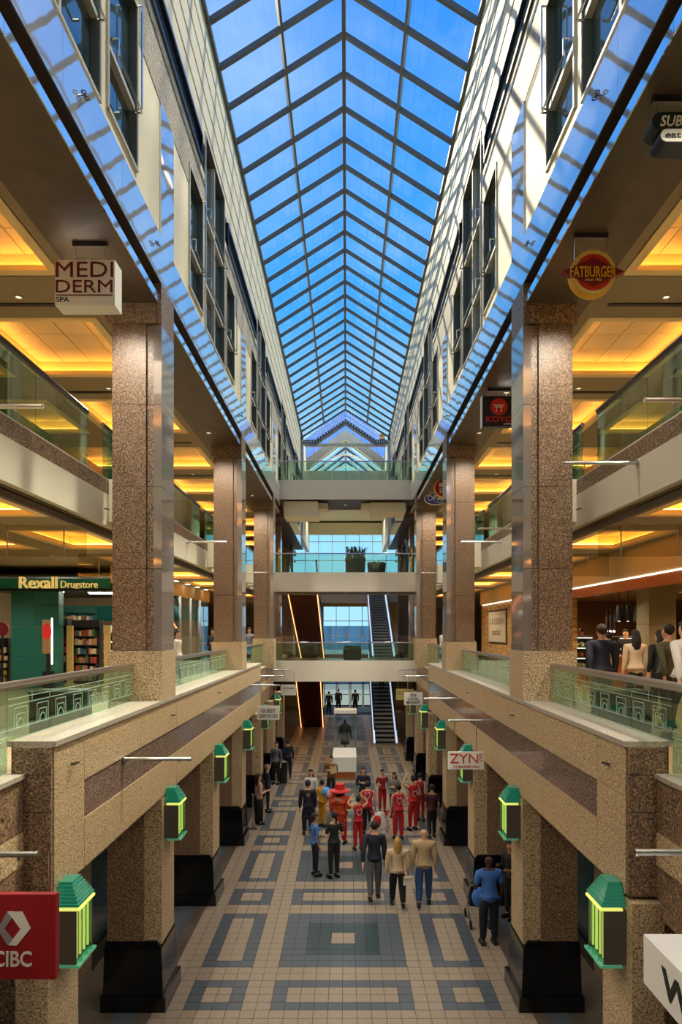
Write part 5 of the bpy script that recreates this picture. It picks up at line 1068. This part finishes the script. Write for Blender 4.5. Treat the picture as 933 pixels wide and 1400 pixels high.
X_, Y_ = gp_(455, 1092); cb = E('clipboard', (X_, Y_-.3, 1.1), 'tan clipboard held by the woman with the hair bun', 'clipboard'); MB().hexa([(X_-.06, Y_-.36, 1.02), (X_+.18, Y_-.36, 1.06), (X_+.18, Y_-.345, 1.06), (X_-.06, Y_-.345, 1.02)], [(X_-.1, Y_-.33, 1.3), (X_+.14, Y_-.33, 1.34), (X_+.14, Y_-.315, 1.34), (X_-.1, Y_-.315, 1.3)]).build('board', M['cl_tan'], cb); bx('clip', M['chrome'], cb, X_-.02, X_+.08, Y_-.345, Y_-.325, 1.3, 1.345)
# puppet head held by the yellow performer
X_, Y_ = gp_(446, 1130); pu = E('puppet_head', (X_, Y_-.3, 1.1), 'blue and pink round puppet head carried by the yellow robed performer', 'puppet'); MB().ell((X_+.02, Y_-.3, 1.2), (.16, .15, .17), 14, 10, keep=None).build('round_head', mat('puppet_blue', '#4a8ad0', .5), pu, smooth=True); MB().ell((X_+.1, Y_-.36, 1.16), (.1, .12, .13)).build('pink_face', mat('puppet_pink', '#d89aa0', .5), pu, smooth=True)
# lion dance costume lying in a heap
X_, Y_ = gp_(519, 1148); li = E('lion_costume', (X_, Y_, 0), 'shaggy white and red lion dance costume resting on the floor', 'costume'); MB().ell((X_, Y_, .42), (.29, .30, .44), 16, 12).build('costume_body', M['cl_white'], li, smooth=True); MB().ell((X_-.08, Y_-.25, .62), (.13, .11, .2), 12, 8).build('red_panel', M['cl_red'], li, smooth=True); fm_ = MB()
for i in range(520):
    a = random.uniform(0, 2*PI); ph = random.uniform(.15, PI*.62); n_ = Vector((math.sin(ph)*math.cos(a), math.sin(ph)*math.sin(a), math.cos(ph))); b0 = Vector((X_+n_.x*.29, Y_+n_.y*.30, .42+n_.z*.44)); tpv = b0+n_*.07+Vector((random.uniform(-.04, .04), random.uniform(-.04, .04), -.06)); sd_ = n_.cross(Vector((0, 0, 1))).normalized()*.022; fm_.add([b0-sd_, b0+sd_, tpv], [(0,1,2)], 0 if random.random() < .72 else 1)
tag(fm_.build('fringe', [M['cl_white'], M['cl_red']], li), kind='stuff')
for s in (-1, 1): MB().tube((X_+s*.2, Y_-.1, .8), (X_+s*.28, Y_-.15, .95), .06, .02, 8).build('ear', M['cl_red'], li)
# stroller beside the guard
X_, Y_ = gp_(653, 1262); st_ = E('stroller', (X_, Y_, 0), 'dark folding stroller with a blue bag beside the guard in light blue', 'stroller')
for dx, dy in ((-.2, -.3), (.2, -.3), (-.2, .35), (.2, .35)): MB().tube((X_+dx-.02, Y_+dy, .09), (X_+dx+.02, Y_+dy, .09), .09, .09, 14).build('wheel', M['rubber'], st_)
for s in (-.2, .2): MB().path([(X_+s, Y_-.3, .09), (X_+s, Y_+.1, .5), (X_+s, Y_-.35, 1.02)], .014, 6).build('frame_tube', M['steel'], st_); MB().tube((X_+s, Y_+.35, .09), (X_+s, Y_-.05, .55), .014, .014, 6).build('frame_tube', M['steel'], st_)
MB().tube((X_-.22, Y_-.35, 1.02), (X_+.22, Y_-.35, 1.02), .018, .018, 8).build('push_handle', M['rubber'], st_); MB().hexa([(X_-.19, Y_-.1, .42), (X_+.19, Y_-.1, .42), (X_+.19, Y_+.3, .46), (X_-.19, Y_+.3, .46)], [(X_-.19, Y_-.22, .9), (X_+.19, Y_-.22, .9), (X_+.19, Y_+.1, .55), (X_-.19, Y_+.1, .55)]).build('seat', M['cl_navy'], st_); MB().ell((X_-.02, Y_-.38, .72), (.18, .1, .22)).build('hanging_bag', M['cl_blue'], st_, smooth=True)
run_text(); finish_skins()
